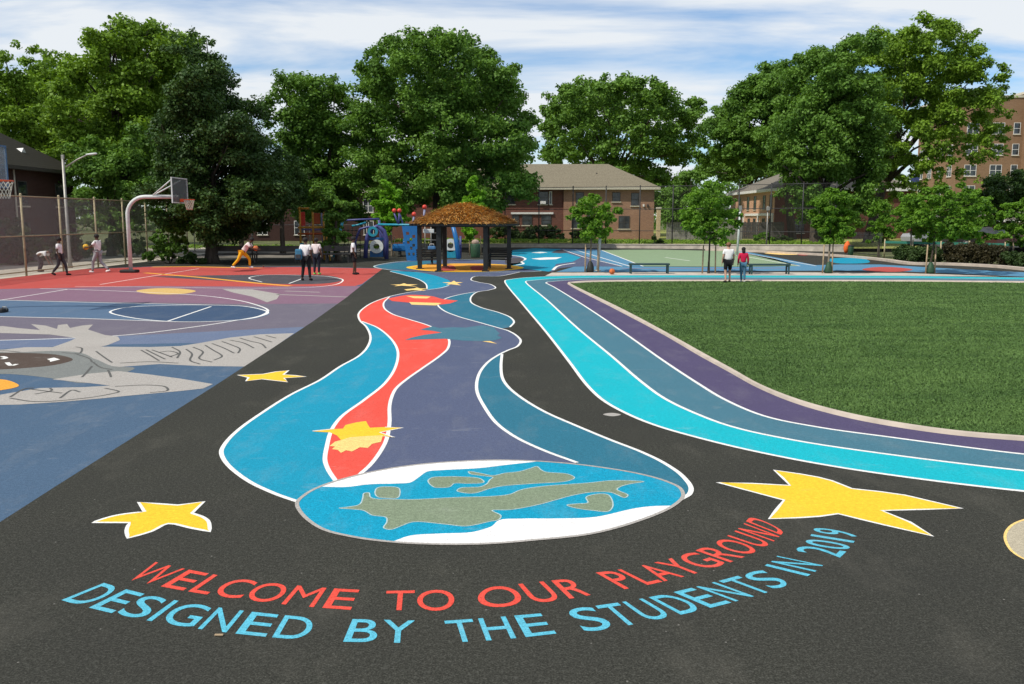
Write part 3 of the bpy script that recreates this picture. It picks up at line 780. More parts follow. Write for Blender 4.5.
def word(text, base, cap, mat, deg=2):
    tot = sum(ADV[c_] for c_ in text)
    B, K = fit(base, deg), fit(cap, deg)
    mb = MB(); at = 0.0
    for ch in text:
        gv, gf = glyph(ch); a = ADV[ch]
        lsb = .085 if ch in 'BDEHIKLMNPRU' else .03
        rsb = .085 if ch in 'HIMNU' else .03
        wd = a-lsb-rsb
        if ch == '1': lsb, wd = .17, .17
        vs = []
        for x, y in gv:
            s = (at+lsb+x*wd)/tot
            b = Vector((np.polyval(B[0], s), np.polyval(B[1], s), LZ*3)); k = Vector((np.polyval(K[0], s), np.polyval(K[1], s), LZ*3))
            vs.append(b + (k-b)*y + Vector((0, 0, .0001*(len(mb.f) % 3))))
        f2 = []
        for f in gf:
            nrm = (vs[f[1]]-vs[f[0]]).cross(vs[f[2]]-vs[f[1]])
            f2.append(f if nrm.z >= 0 else f[::-1])
        mb.add(vs, f2); at += a
    mb.build('painted_word', mat, lettering)
lettering = empty('painted_lettering', (0, 0, 0)); lettering.parent = pv
tr, tbu = M['paint_text_red'], M['paint_text_blue']
word('WELCOME', [(0, 119.5, 578), (.155, 157, 585.6), (.42, 205.5, 594), (.725, 281, 605), (1, 352.5, 610)], [(0, 154.6, 562), (.32, 212, 574), (.725, 297, 586), (1, 361.5, 590)], tr)
word('TO', [(.22, 399, 610.4), (.72, 435, 611)], [(.02, 386, 591), (.42, 416, 590.8), (.72, 436, 590)], tr, 1)
word('OUR', [(.17, 504, 607), (.5, 545, 602.5), (.69, 570, 599), (1, 591, 595)], [(.17, 495, 586.5), (.37, 515, 585), (.61, 541, 582), (.69, 549, 580.5), (.95, 574, 578.6)], tr)
word('PLAYGROUND', [(.01, 623, 590), (.105, 646, 585), (.175, 667, 581), (.271, 686.5, 576), (.319, 696, 573.4), (.42, 713, 569), (.58, 743, 557.6), (.637, 757, 551), (.743, 770, 545), (.89, 777, 538), (.95, 784, 532)], [(.01, 593.4, 573.4), (.105, 618, 570), (.223, 645, 564.6), (.27, 654, 562), (.42, 680, 556), (.49, 694, 552), (.637, 716, 541), (.70, 729, 536), (.80, 740, 528), (.92, 745, 521.6)], tr, 3)
word('DESIGNED', [(.015, 60.6, 600.5), (.153, 89, 607.4), (.33, 128, 617), (.42, 147.7, 620.5), (.52, 175, 626), (.61, 197.7, 628.7), (.75, 234.6, 633.8), (.877, 268.8, 637.5), (1, 310, 640.5)], [(.015, 103.7, 583), (.153, 126, 590), (.33, 157.5, 596), (.42, 178, 600.5), (.52, 199, 604), (.61, 217, 609), (.75, 251, 612), (.877, 284.5, 615.3), (1, 319, 618)], tbu)
word('BY', [(.05, 342, 642), (.75, 397, 643)], [(.05, 352, 619), (.52, 383, 620.5), (.99, 416, 620.5)], tbu, 1)
word('THE', [(.15, 465.6, 642), (.345, 485, 641), (.63, 516.5, 638.5), (.705, 527, 637), (.99, 556.7, 633.8)], [(.01, 443.5, 621), (.30, 474.4, 619.5), (.345, 477, 618.6), (.625, 506, 616.6), (.705, 513, 615.6), (.98, 541, 613.7)], tbu)
word('STUDENTS', [(.062, 599.5, 630.5), (.18, 633, 624.7), (.30, 658.4, 620), (.387, 681, 614.7), (.52, 711, 608), (.615, 729, 603), (.75, 754.5, 596.7), (.82, 767.7, 592.8), (.938, 783, 587)], [(.062, 582, 607.7), (.13, 591.6, 606.5), (.235, 618, 602.4), (.355, 642, 599), (.387, 649, 597.6), (.52, 676, 592.4), (.645, 697, 586), (.765, 714, 582), (.87, 738, 576.5), (.938, 752, 572)], tbu, 3)
word('IN', [(.14, 809, 575.5), (.37, 815, 572), (.92, 823, 565.5)], [(.14, 766, 565), (.37, 771, 562), (.92, 777, 556)], tbu)
word('2019', [(.0, 840, 558), (.22, 845, 552.5), (.37, 850, 548), (.63, 854.7, 541.8), (.87, 857, 536)], [(.12, 798, 548), (.37, 805.5, 541), (.60, 811, 535.6), (.87, 813.5, 529.5)], tbu)
# ============================================================ TREES
M['leaf_sun'] = leaf('leaf_yellowgreen', (.085, .165, .015), (.190, .320, .030))
M['leaf_mid'] = leaf('leaf_midgreen', (.050, .122, .018), (.138, .262, .038))
M['leaf_deep'] = leaf('leaf_deepgreen', (.022, .052, .014), (.062, .122, .026), trans=.28)
M['leaf_far'] = leaf('leaf_far', (.060, .135, .020), (.145, .270, .040))
M['leaf_young'] = leaf('leaf_young', (.060, .150, .014), (.150, .300, .026), scale=1.2, trans=.4)
M['leaf_bright'] = leaf('leaf_bright', (.105, .260, .014), (.200, .430, .026), scale=1.2, trans=.42)
M['leaf_shrub'] = leaf('leaf_shrub', (.020, .045, .012), (.055, .095, .024), scale=1.2)
M['leaf_brown'] = leaf('leaf_brownish', (.030, .030, .014), (.062, .052, .022), scale=1.2)
tk = NT('bark')
c = tk.ramp(tk.noise(3, 5, .7, stretch=(3, 3, .5)), [(.3, (.035, .028, .022)), (.7, (.11, .09, .07))])
tk.l(c, tk.b.inputs['Base Color']); tk.b.inputs['Roughness'].default_value = .95; tk.b.inputs['Specular IOR Level'].default_value = .1
tk.bump(tk.noise(9, 4, .7, stretch=(3, 3, .4)), .7, .04)
M['bark'] = tk.m
M['bark_pale'] = plain('bark_pale', (.20, .165, .12), .95, var=.35, scale=4, spec=.1)
M['stake'] = plain('stake_wood', (.36, .27, .17), .9, var=.25, scale=8, spec=.1)

def leaves(centres, radii, n, size, flat=.75, lump=None):
    """n leaf quads scattered through clumps; centres (k,3), radii (k,)"""
    centres = np.array(centres, float); radii = np.array(radii, float)
    p = radii**2.2; p /= p.sum()
    k = rng.choice(len(centres), n, p=p)
    d = rng.normal(size=(n, 3)); d /= np.linalg.norm(d, axis=1)[:, None]
    r = rng.random(n)**.42
    off = d*r[:, None]*radii[k][:, None]; off[:, 2] *= flat
    pos = centres[k] + off
    nrm = d*.7 + rng.normal(0, .55, (n, 3)); nrm[:, 2] += .55
    nrm /= np.linalg.norm(nrm, axis=1)[:, None]
    tx = np.cross(nrm, rng.normal(size=(n, 3))); tx /= np.linalg.norm(tx, axis=1)[:, None]
    ty = np.cross(nrm, tx)
    s = size*(.6+.8*rng.random(n))[:, None]
    V = np.zeros((n, 4, 3))
    V[:, 0] = pos - tx*s*.5
    V[:, 1] = pos - ty*s*.33 + nrm*s*.06
    V[:, 2] = pos + tx*s*.5
    V[:, 3] = pos + ty*s*.33 + nrm*s*.06
    return V.reshape(-1, 3)

def make_tree(label, Y, base, blobs, mat, n, size, trunk_r, group=None, name='tree', bark='bark', clump=.34, depth=1.0, forks=True, base_z=0.0, cat='tree', lean=0.0, density_core=.25):
    """blobs: (u, v, radius) on the photograph's plane at distance Y -> crown lumps given real depth"""
    g = A(base[0], base[1], Y); g.z = base_z
    if cat == 'tree' and size > .19: n, size = int(n*1.55), size*.78
    root = thing(name, g, label, cat, group)
    px = Y/FPX
    us = np.array([b[0] for b in blobs], float); 
    umin, umax = min(b[0]-b[2] for b in blobs), max(b[0]+b[2] for b in blobs)
    uc, Ru = (umin+umax)/2, (umax-umin)/2
    cen, rad, hub = [], [], []
    for (u, v, r) in blobs:
        c0 = A(u, v, Y) - g
        rw = r*px
        k = max(0.0, 1-((u-uc)/max(Ru, 1))**2)
        dmax = max(0.0, Ru*px*math.sqrt(k) - rw*.7)*depth
        layers = [0.0] if dmax < rw*.5 else [-1, -.4, .3, 1]
        for L in layers:
            cc = c0 + Vector((rng.normal(0, .12)*rw, L*dmax + rng.normal(0, .1)*rw, rng.normal(0, .08)*rw))
            sh_ = abs(L)*dmax/Y
            cc.z -= sh_*max(0, c0.z)*1.15; cc.x += ((uc-CX)*px - g.x - cc.x)*sh_*1.3
            hub.append(cc)
            m = max(6, int(19*(rw/(clump*2.2))**1.0)) if rw > .8 else 8
            m = min(m, 60)
            cr = max(.13, min(rw*.36, clump*1.45 + rw*.07))
            nb_ = max(3, min(11, int(rw*2.6)))
            br = rw*.40
            for _b in range(nb_):          # boughs, each a cluster of leaf sprays with gaps between
                d = rng.normal(size=3); d /= np.linalg.norm(d)
                bc = np.array(cc) + d*(.45+.55*rng.random())*max(rw-br*.55, rw*.4)*np.array((1, 1, .9))
                for _c in range(max(4, int(m*1.15/nb_))):
                    d = rng.normal(size=3); d /= np.linalg.norm(d)
                    pos = bc + d*(rng.random()**.6)*br*np.array((1.15, 1.15, .62))
                    cen.append(pos); rad.append(cr*(.5+.6*rng.random()))
    V = leaves(cen, rad, n, size)
    V[:, 2] = np.maximum(V[:, 2], .05)
    quads_mesh('crown', V, mat, root)
    # trunk and limbs
    mb = MB()
    top = sum((h for h in hub), Vector())/len(hub)
    zlow = min(c_[2]-r_ for c_, r_ in zip(cen, rad))
    fork = max(.25*top.z, min(zlow + .35*(top.z-zlow), top.z*.8))
    fp = Vector((top.x*.25 + lean, top.y*.1, fork))
    mid = Vector((fp.x*.45 + trunk_r*.3*random.uniform(-1, 1), 0, fork*.5))
    mb.tube([(0, 0, -.1), (0, 0, .12), (0.0, 0, .45), mid, fp], [trunk_r*1.55, trunk_r*1.3, trunk_r*1.02, trunk_r*.9, trunk_r*.75], 12)
    if forks:
        pick = sorted(hub, key=lambda h: random.random())[:14]
        for h in pick:
            e = Vector(h)
            m1 = fp.lerp(e, .45) + Vector((random.uniform(-.1, .1), random.uniform(-.1, .1), .10))*(e-fp).length
            mb.tube([fp - Vector((0, 0, trunk_r*.8)), fp.lerp(m1, .5) + Vector((0, 0, .03*fork)), m1, e], [trunk_r*.5, trunk_r*.36, trunk_r*.22, trunk_r*.06], 7)
            for _ in range(3):
                q = cen[rng.integers(len(cen))]
                q = Vector(q)
                if (q-e).length < 3.2:
                    mb.tube([m1.lerp(e, .5), q], [trunk_r*.12, trunk_r*.03], 5)
    else:
        mb.tube([fp, (fp.x, fp.y, top.z + .3*(top.z-fork))], [trunk_r*.7, trunk_r*.2], 8)
        for h in random.sample(cen, min(14, len(cen))):
            h = Vector(h); s0 = Vector((fp.x, fp.y, max(fork*.9, h.z-.5)))
            mb.tube([s0, h], [trunk_r*.3, trunk_r*.08], 5)
    mb.build('trunk', M[bark], root)
    return root

# big trees round the playground
make_tree('tall light green tree with the highest airy crown at the left behind the fence', 62, (120, 250),
    [(146, 17, 11), (130, 28, 13), (163, 29, 13), (84, 60, 13), (74, 82, 16), (62, 104, 16), (146, 30, 24), (120, 52, 28), (172, 55, 30), (100, 72, 24), (146, 80, 36), (108, 110, 30), (170, 105, 34), (96, 148, 28), (130, 150, 34), (165, 150, 30), (192, 38, 13)], M['leaf_sun'], 62000, .30, .42)
make_tree('lighter green tree with a narrow raised top at the far left behind the brick house', 78, (40, 246),
    [(38, 45, 9), (53, 48, 9), (46, 54, 14), (38, 68, 20), (58, 85, 26), (24, 92, 24), (8, 108, 24), (44, 114, 28), (70, 128, 24), (86, 100, 20), (14, 128, 24), (-25, 120, 30), (48, 145, 24), (82, 152, 22)], M['leaf_sun'], 46000, .34, .40)
make_tree('low dense green tree spreading over the lamp post beside the brick house', 57, (112, 262),
    [(92, 150, 18), (110, 158, 24), (135, 165, 26), (85, 178, 16), (118, 184, 22), (145, 190, 22), (160, 170, 20), (150, 140, 18), (95, 205, 13), (120, 212, 14), (145, 214, 14), (103, 226, 10), (132, 230, 10)], M['leaf_mid'], 24000, .26, .25)
make_tree('dark conical evergreen tree standing behind the far basketball hoop', 48, (212, 263),
    [(199, 30, 8), (200, 38, 12), (198, 50, 16), (207, 68, 24), (203, 92, 31), (218, 112, 36), (196, 125, 34), (238, 142, 38), (208, 160, 42), (184, 160, 20), (258, 172, 32), (228, 190, 44), (190, 195, 36), (280, 192, 20), (170, 204, 14), (258, 212, 28), (212, 216, 30), (178, 218, 16)], M['leaf_deep'], 95000, .20, .33, clump=.26)
make_tree('green tree with rounded top between the dark conical tree and the big oak', 70, (330, 250),
    [(286, 87, 10), (306, 82, 11), (326, 80, 10), (345, 88, 13), (300, 92, 22), (326, 90, 20), (288, 112, 20), (314, 118, 28), (340, 128, 26), (292, 142, 24), (322, 152, 28), (284, 172, 22), (310, 182, 28), (340, 180, 28), (350, 208, 18), (304, 208, 18), (330, 214, 16)], M['leaf_mid'], 42000, .30, .36)
make_tree('biggest broad oak with a dense dome of leaves rising behind the thatched shelter', 68, (436, 250),
    [(388, 42, 13), (406, 34, 13), (372, 56, 15), (362, 68, 12), (436, 35, 14), (470, 43, 13), (490, 49, 14), (510, 70, 13), (430, 44, 22), (402, 58, 26), (460, 52, 26), (490, 66, 24), (378, 78, 24), (440, 82, 36), (508, 92, 22), (480, 106, 36), (404, 108, 36), (524, 122, 18), (364, 118, 22), (440, 132, 42), (498, 142, 32), (382, 150, 32), (528, 148, 16), (460, 170, 36), (416, 178, 30), (510, 176, 24), (364, 172, 22), (486, 200, 28), (452, 205, 20), (388, 196, 20), (528, 184, 14)], M['leaf_mid'], 100000, .30, .50)
make_tree('wide light green tree with sky showing through behind the long brick house', 112, (606, 240),
    [(566, 90, 13), (594, 80, 11), (626, 80, 11), (655, 88, 13), (692, 104, 12), (548, 104, 11), (584, 92, 22), (612, 86, 20), (640, 92, 22), (664, 104, 20), (684, 122, 16), (562, 108, 20), (548, 124, 14), (598, 118, 26), (632, 122, 26), (660, 134, 20), (570, 140, 22), (604, 150, 24), (640, 156, 22), (676, 152, 17), (692, 138, 11), (660, 178, 20), (664, 202, 16), (552, 152, 14), (588, 172, 20)], M['leaf_far'], 50000, .48, .5)
make_tree('dark green tree forming the left shoulder of the tall trees at the right', 92, (792, 243),
    [(768, 76, 20), (790, 70, 20), (748, 92, 22), (730, 108, 20), (776, 100, 28), (716, 126, 16), (744, 130, 26), (776, 136, 28), (718, 150, 16), (742, 150, 16), (772, 152, 16), (706, 140, 9)], M['leaf_mid'], 46000, .38, .42)
make_tree('huge dark shade tree hanging low in front of the second brick house', 72, (815, 248),
    [(812, 60, 22), (840, 48, 22), (826, 82, 30), (800, 100, 28), (850, 90, 30), (790, 132, 28), (822, 124, 34), (858, 128, 30), (784, 152, 14), (812, 160, 26), (846, 165, 30), (800, 190, 13), (828, 198, 26), (802, 208, 9), (858, 198, 22), (834, 216, 16), (870, 166, 18)], M['leaf_mid'], 76000, .30, .46)
make_tree('tall airy tree with open branches and sky gaps in front of the apartment tower', 80, (868, 248),
    [(945, 72, 16), (963, 98, 15), (920, 112, 17), (983, 124, 9), (905, 140, 14), (960, 140, 11), (884, 34, 16), (908, 30, 17), (934, 34, 18), (868, 50, 20), (956, 52, 16), (900, 58, 22), (932, 66, 20), (966, 72, 13), (978, 92, 12), (988, 112, 10), (880, 86, 20), (914, 94, 18), (950, 96, 18), (966, 122, 16), (930, 126, 16), (894, 124, 20), (992, 134, 9), (906, 152, 13), (876, 150, 16), (944, 148, 9), (978, 142, 9), (886, 180, 13), (926, 164, 10), (956, 154, 11), (988, 150, 7), (906, 176, 11), (924, 186, 8), (900, 196, 10), (890, 158, 15), (870, 110, 20), (948, 176, 7)], M['leaf_sun'], 60000, .32, .46)
make_tree('dim green tree at the right edge below the apartment tower', 85, (1000, 246),
    [(1000, 182, 14), (1018, 176, 14), (988, 198, 14), (1010, 202, 18), (1032, 195, 18), (992, 218, 12), (975, 205, 10)], M['leaf_deep'], 14000, .30, .22)
make_tree('rounded dark green tree rising directly behind the roof of the second brick house', 126, (752, 236),
    [(706, 168, 13), (722, 160, 15), (742, 158, 16), (762, 160, 17), (782, 166, 17), (800, 174, 14), (730, 172, 12), (756, 174, 14), (780, 180, 14)], M['leaf_far'], 26000, .42, .4)
make_tree('bushy green tree in the gap between the two brick houses', 84, (688, 243),
    [(688, 178, 13), (678, 194, 15), (698, 194, 15), (672, 214, 13), (690, 214, 16), (706, 210, 12)], M['leaf_far'], 15000, .30, .2)
# slender trunks in the shade at the left
for u, Y, t_ in ((242, 58, 'slim dark trunked tree just right of the dark conical evergreen'), (283, 60, 'slim dark trunked tree left of the yellow climbing tower'), (338, 49.5, 'low leafy tree half hiding the orange and yellow play tower')):
    bl_ = [(u-8, 178, 14), (u+10, 172, 16), (u, 192, 16), (u+14, 200, 12), (u-14, 204, 11)]
    if u > 300: bl_ = [(330, 200, 13), (318, 208, 7), (338, 214, 12), (331, 228, 9), (342, 236, 8), (336, 250, 6), (326, 243, 5), (345, 202, 11), (322, 192, 11)]
    make_tree(t_, Y, (u, 252), bl_, M['leaf_deep' if u < 300 else 'leaf_mid'], 9000, .20, .17, forks=False)

# young street trees with stakes
def young(label, Y, u, v, blobs, mat, n=8000, size=.125, r=.045, stakes=(), bag=None, bark='bark_pale', group='young staked trees round the playground'):
    t_ = make_tree(label, Y, (u, v), blobs, mat, n, size, r, group, 'young_tree', bark, clump=.13, forks=False)
    for s in stakes:
        dx = (s-u)*Y/FPX
        mb = MB(); mb.tube([(dx, -.05, -.05), (dx*.93, -.05, 1.25)], [.035, .03], 8)
        mb.build('stake', M['stake'], t_)
    if bag:
        mb = MB(); mb.tube([(0, 0, 0), (0, 0, .1), (.02, 0, .25), (.01, 0, .42), (0, 0, .5)], [.16, .18, .15, .1, .05], 12)
        mb.build('watering_bag', bag, t_)
    return t_
M['bag_black'] = plain('bag_black', (.018, .022, .02), .6, var=.3)
M['bag_green'] = plain('bag_green', (.02, .065, .03), .6, var=.3)
YA = G(590, 272.3).y
young('young staked tree with a black watering bag left of the first flat bench', YA, 590, 272.3,
    [(594, 196, 8), (584, 204, 11), (602, 208, 10), (576, 214, 8), (592, 220, 13), (610, 218, 8), (618, 210, 4), (588, 234, 9), (602, 232, 8), (574, 210, 4)], M['leaf_young'], stakes=(585, 598), bag=M['bag_black'])
YB = G(709, 273.4).y
young('young staked tree with arching branches just left of the walking couple', YB, 708.5, 273.4,
    [(712, 186, 9), (700, 198, 13), (720, 200, 13), (690, 210, 11), (710, 214, 15), (730, 212, 9), (700, 228, 13), (722, 228, 12), (688, 222, 9), (736, 222, 6), (712, 238, 8)], M['leaf_young'], 10500, stakes=(702, 715), bark='bark')
YC = G(828, 273.2).y
young('young staked tree with narrow crown and green watering bag right of the second bench', YC, 828, 273.2,
    [(830, 194, 9), (820, 200, 9), (842, 204, 11), (826, 212, 12), (846, 218, 11), (820, 224, 9), (836, 228, 12), (830, 238, 8), (850, 232, 7)], M['leaf_young'], 15000, stakes=(822, 831.5), bag=M['bag_green'])
YD = G(929, 273.6).y
young('young staked tree with wide crown and green watering bag near the right edge', YD, 930, 273.6,
    [(938, 228, 12), (958, 236, 9), (912, 220, 9), (944, 190, 11), (930, 200, 12), (956, 200, 13), (918, 208, 10), (940, 214, 15), (964, 212, 11), (926, 224, 10), (950, 226, 12), (934, 236, 8), (974, 196, 9), (980, 206, 7)], M['leaf_young'], 22000, stakes=(925, 934), bag=M['bag_green'], bark='bark')
young('columnar young tree behind the red painted island at the right', 55, 878, 259.5,
    [(880, 204, 5), (878, 212, 8), (884, 220, 9), (876, 226, 8), (888, 230, 8), (880, 236, 9)], M['leaf_young'], 8000, .12, .06)
young('young tree with a thin pale trunk behind the green railed fence at the right', 50, 911, 257,
    [(908, 200, 9), (900, 210, 8), (914, 212, 10), (906, 222, 10), (918, 228, 8), (898, 226, 6)], M['leaf_young'], 8000, .13, .05)
young('young tree with a dense crown rising behind the reddish brown hedge', 52, 968, 261,
    [(968, 196, 9), (956, 206, 10), (978, 208, 10), (966, 218, 12), (950, 222, 9), (984, 222, 8), (962, 232, 10), (976, 236, 8)], M['leaf_young'], 15000, .14, .055)
young('young tree cut off by the right edge beyond the green railed fence', 46, 1012, 262,
    [(1018, 204, 10), (1006, 214, 8), (1026, 216, 12), (1010, 228, 9), (1030, 232, 11), (1018, 240, 7), (1002, 236, 5)], M['leaf_young'], 10000, .13, .05)
young('vivid green young tree left of the shelter among the blue play arches', 56, 392, 256,
    [(388, 184, 6), (392, 194, 10), (383, 204, 10), (396, 208, 10), (380, 216, 8), (392, 220, 11), (402, 216, 7), (388, 230, 7)], M['leaf_bright'], 13000, .15, .06, stakes=(388.5, 395))
young('vivid green young tree rising behind the shelter roof', 58, 474, 254,
    [(473, 178, 4), (472, 186, 7), (478, 196, 8), (468, 202, 8), (480, 206, 8), (474, 216, 9), (472, 232, 8), (466, 228, 5)], M['leaf_bright'], 11000, .15, .06, stakes=(469.5, 481))

# shrubs
def shrub(label, Y, blobs, mat, n, size=.14, base_z=0.0, group=None):
    u = sum(b[0] for b in blobs)/len(blobs); v = max(b[1]+b[2] for b in blobs)
    g = A(u, v, Y); g.z = base_z
    root = thing('shrub', g, label, 'shrub', group)
    cen, rad = [], []
    px = Y/FPX
    for (bu, bv, r) in blobs:
        c0 = A(bu, bv, Y) - g
        for L in (-.5, .5):
            for _ in range(12):
                d = rng.normal(size=3); d /= np.linalg.norm(d)
                cen.append(np.array(c0) + d*(rng.random()**.4)*r*px*1.05*np.array((1.15, 1, .85)) + np.array((0, L*r*px, 0))); rad.append(max(.09, r*px*.27)*(.6+.8*rng.random()))
    V = leaves(cen, rad, n, size); V[:, 2] = np.maximum(V[:, 2], .01)
    quads_mesh('foliage', V, mat, root)
    mb = MB()
    for h in random.sample(cen, min(10, len(cen))):
        mb.tube([(0, 0, -.05), Vector(h)], [.025, .006], 5)
    mb.build('stem', M['bark'], root)
    return root
shrub('tall overgrown shrub climbing between the far hoop pole and the dark conical tree', 47, [(165, 252, 9), (160, 238, 9), (175, 246, 10), (168, 222, 10), (158, 214, 8), (180, 232, 10), (186, 216, 9), (150, 256, 5), (190, 256, 5)], M['leaf_mid'], 12000)
shrub('low weedy shrub at the foot of the dark conical tree', 46.5, [(182, 260, 4), (192, 259, 5), (202, 261, 3.5)], M['leaf_shrub'], 2500, .1)
SH = 'dark shrubs along the brick house walls'
shrub('large dark shrub below the red brick half of the long house', 82, [(535, 233, 9), (547, 230, 8), (556, 235, 8), (526, 236, 7)], M['leaf_shrub'], 7000, .2, .3, SH)
shrub('dark shrub seen through the shelter posts against the brick house', 82, [(497, 233, 8), (508, 231, 8), (516, 236, 7)], M['leaf_shrub'], 6000, .2, .3, SH)
shrub('rounded shrub behind the first young staked tree by the house wall', 82, [(576, 235, 6), (584, 236, 6)], M['leaf_shrub'], 4000, .2, .3, SH)
shrub('small dark bush growing against the low wall left of the couple', 71, [(656, 244, 2.5), (660, 241, 3), (654, 238, 2), (663, 245, 2)], M['leaf_shrub'], 1500, .14, .0)
shrub('sunlit weedy bush on the grass by the second brick house', 76, [(757, 238, 3.5), (763, 235, 4), (770, 239, 3)], M['leaf_young'], 3000, .16, .3)
shrub('green bush on the grass under the second brick house', 80, [(782, 238, 4), (790, 240, 3), (775, 240, 3)], M['leaf_shrub'], 2500, .16, .3)
shrub('big leafy shrub growing against the left brick house behind the fence', 46, [(8, 226, 14), (22, 238, 12), (4, 246, 13), (32, 248, 11), (18, 256, 9), (44, 252, 8)], M['leaf_shrub'], 12000, .18)
shrub('dark shrub behind the two walkers beyond the fence', 50, [(62, 246, 11), (78, 250, 10), (92, 248, 9), (72, 236, 8)], M['leaf_shrub'], 9000, .16)
shrub('dim shrub beside the path beyond the chain link fence', 55, [(112, 244, 9), (128, 248, 8), (140, 246, 9), (122, 234, 8)], M['leaf_deep'], 9000, .16)

def hedge(label, px, h, wdt, mat, n, size=.11, z0=0.0):
    pts = [G(u, v) for u, v in px]
    g = pts[0].copy(); g.z = z0
    root = thing('hedge', g, label, 'hedge')
    cen, rad = [], []
    for a, b in zip(pts, pts[1:]):
        L = (b-a).length; k = int(L/.28)+1
        for i in range(k):
            for zc in (.3, .65, .88):
                cen.append(np.array(a.lerp(b, (i+rng.random())/k) - pts[0]) + np.array((rng.normal(0, .1), rng.normal(0, .2)*wdt, h*zc*(.85+.3*rng.random())))); rad.append(.3*wdt)
    V = leaves(cen, rad, n, size, .9); V[:, 2] = np.maximum(V[:, 2], .0)
    quads_mesh('foliage', V, mat, root)
    mb = MB()
    for a, b in zip(pts, pts[1:]):
        k = max(1, int((b-a).length/1.2))
        for i in range(k):
            p = a.lerp(b, (i+.5)/k) - pts[0]; last = p
            mb.tube([p - Vector((0, 0, .05)), p + Vector((.1, 0, h*.6))], [.03, .015], 5)
    mb.tube([p + Vector((0, 0, .03)) - pts[0] for p in pts], .03, 5)
    mb.build('stem', M['bark'], root)
    return root
hedge('green low hedge behind the pale kerb in front of the street fence', [(896, 261), (918, 262.4), (940, 263)], .75, .9, M['leaf_shrub'], 9000)
hedge('reddish brown clipped hedge in front of the green railed fence', [(944, 262.6), (975, 263.8), (1006, 265.4)], .95, 1.0, M['leaf_brown'], 14000)
hedge('green hedge at the far right in front of the green railed fence', [(1010, 266), (1040, 268)], .6, .9, M['leaf_shrub'], 5000)

# far belt of trees closing the horizon
cen, rad = [], []
for i in range(330):
    x = -190 + 400*i/330 + rng.normal(0, 1)
    h = 7.5 + 2.2*math.sin(i*.21) + rng.normal(0, .8)
    yy_ = 175 + rng.normal(0, 6)
    for k in range(4):
        cen.append((x + rng.normal(0, 1.2), yy_ + rng.normal(0, 1), h*(.15+.25*k))); rad.append(2.2)
tag(quads_mesh('distant_woods', leaves(cen, rad, 60000, .9), M['leaf_far']), kind='stuff')
# ground cover under the left trees and weeds along the wall
cen, rad = [], []
for i in range(500):
    p = G(rng.uniform(-40, 385), rng.uniform(247.5, 249))
    cen.append((p.x, p.y+rng.uniform(0, 5), .06)); rad.append(.35)
for i in range(700):
    u = rng.uniform(390, 860); p = G(u, 246.8 + max(0, u-560)*.0125)
    cen.append((p.x, p.y+rng.uniform(.6, 9), .42)); rad.append(.4)
tag(quads_mesh('weedy_grass', leaves(cen, rad, 30000, .14, .35), M['leaf_sun']), kind='stuff')
# ============================================================ BUILDINGS
M['brick_red_shaded'] = brick('brick_red_shaded', (.17, .060, .040), (.12, .045, .032), (.20, .16, .14))  # dark red, with the tree shade put into the brick colour
M['brick_tan_lit'] = brick('brick_tan_lit', (.36, .20, .125), (.29, .155, .10), (.34, .27, .21))  # tan half of the long house, sunlight put into its colour
M['brick_orange_lit'] = brick('brick_orange_lit', (.64, .37, .24), (.56, .31, .19), (.44, .33, .24))  # second house's side walls, a sunlit tone put into the brick
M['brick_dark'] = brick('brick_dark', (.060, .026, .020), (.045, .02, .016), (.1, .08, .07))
M['brick_tower'] = brick('brick_tower', (.27, .160, .090), (.215, .125, .07), (.3, .22, .16))
M['roof_tan'] = shingle('roof_shingle_tan', (.20, .175, .125))
M['roof_grey'] = shingle('roof_shingle_grey', (.19, .17, .14))
M['roof_dark'] = shingle('roof_shingle_dark', (.034, .032, .024))
M['trim'] = plain('trim_paint', (.52, .48, .38), .7, var=.12)
M['white'] = plain('white_paint', (.72, .71, .68), .6, var=.08)
M['dark_trim'] = plain('dark_trim', (.05, .045, .04), .6)
M['glass'] = glass('window_glass')
M['curtain'] = plain('curtain', (.62, .60, .56), .9, var=.1)

def window(parent, x, z, w, h, y=0.0, frame='white', sash=True, axis='x', lintel=None, face=-1):
    """a window proud of a wall whose outer face is at `y` (axis x) ; face -1 looks towards -y / -x"""
    M4 = Matrix.Identity(4) if axis == 'x' else Matrix(((0, 1, 0, 0), (1, 0, 0, 0), (0, 0, 1, 0), (0, 0, 0, 1)))
    f = MB(); e = .055; d = face*.05
    y0, y1 = sorted((y+face*.003, y+d))
    f.box(x-w/2, y0, z, x-w/2+e, y1, z+h, M4); f.box(x+w/2-e, y0, z, x+w/2, y1, z+h, M4)
    f.box(x-w/2+e, y0, z, x+w/2-e, y1, z+e, M4); f.box(x-w/2+e, y0, z+h-e, x+w/2-e, y1, z+h, M4)
    if sash:
        f.box(x-w/2+e, y0, z+h/2-.025, x+w/2-e, y1, z+h/2+.025, M4)
        if w > 1.0: f.box(x-.03, y0, z+e, x+.03, y1, z+h/2-.025, M4); f.box(x-.03, y0, z+h/2+.025, x+.03, y1, z+h-e, M4)
    o = f.build('window', M[frame], parent)
    p = MB(); ya, yb = sorted((y+face*.002, y+face*.02)); p.box(x-w/2+e*.6, ya, z+e*.6, x+w/2-e*.6, yb, z+h-e*.6, M4); p.build('pane', M['glass'], o)
    s = MB(); ya, yb = sorted((y+face*.002, y+face*.11)); s.box(x-w/2-.08, ya, z-.09, x+w/2+.08, yb, z-.003, M4); s.build('sill', M[lintel or 'trim'], o)
    return o
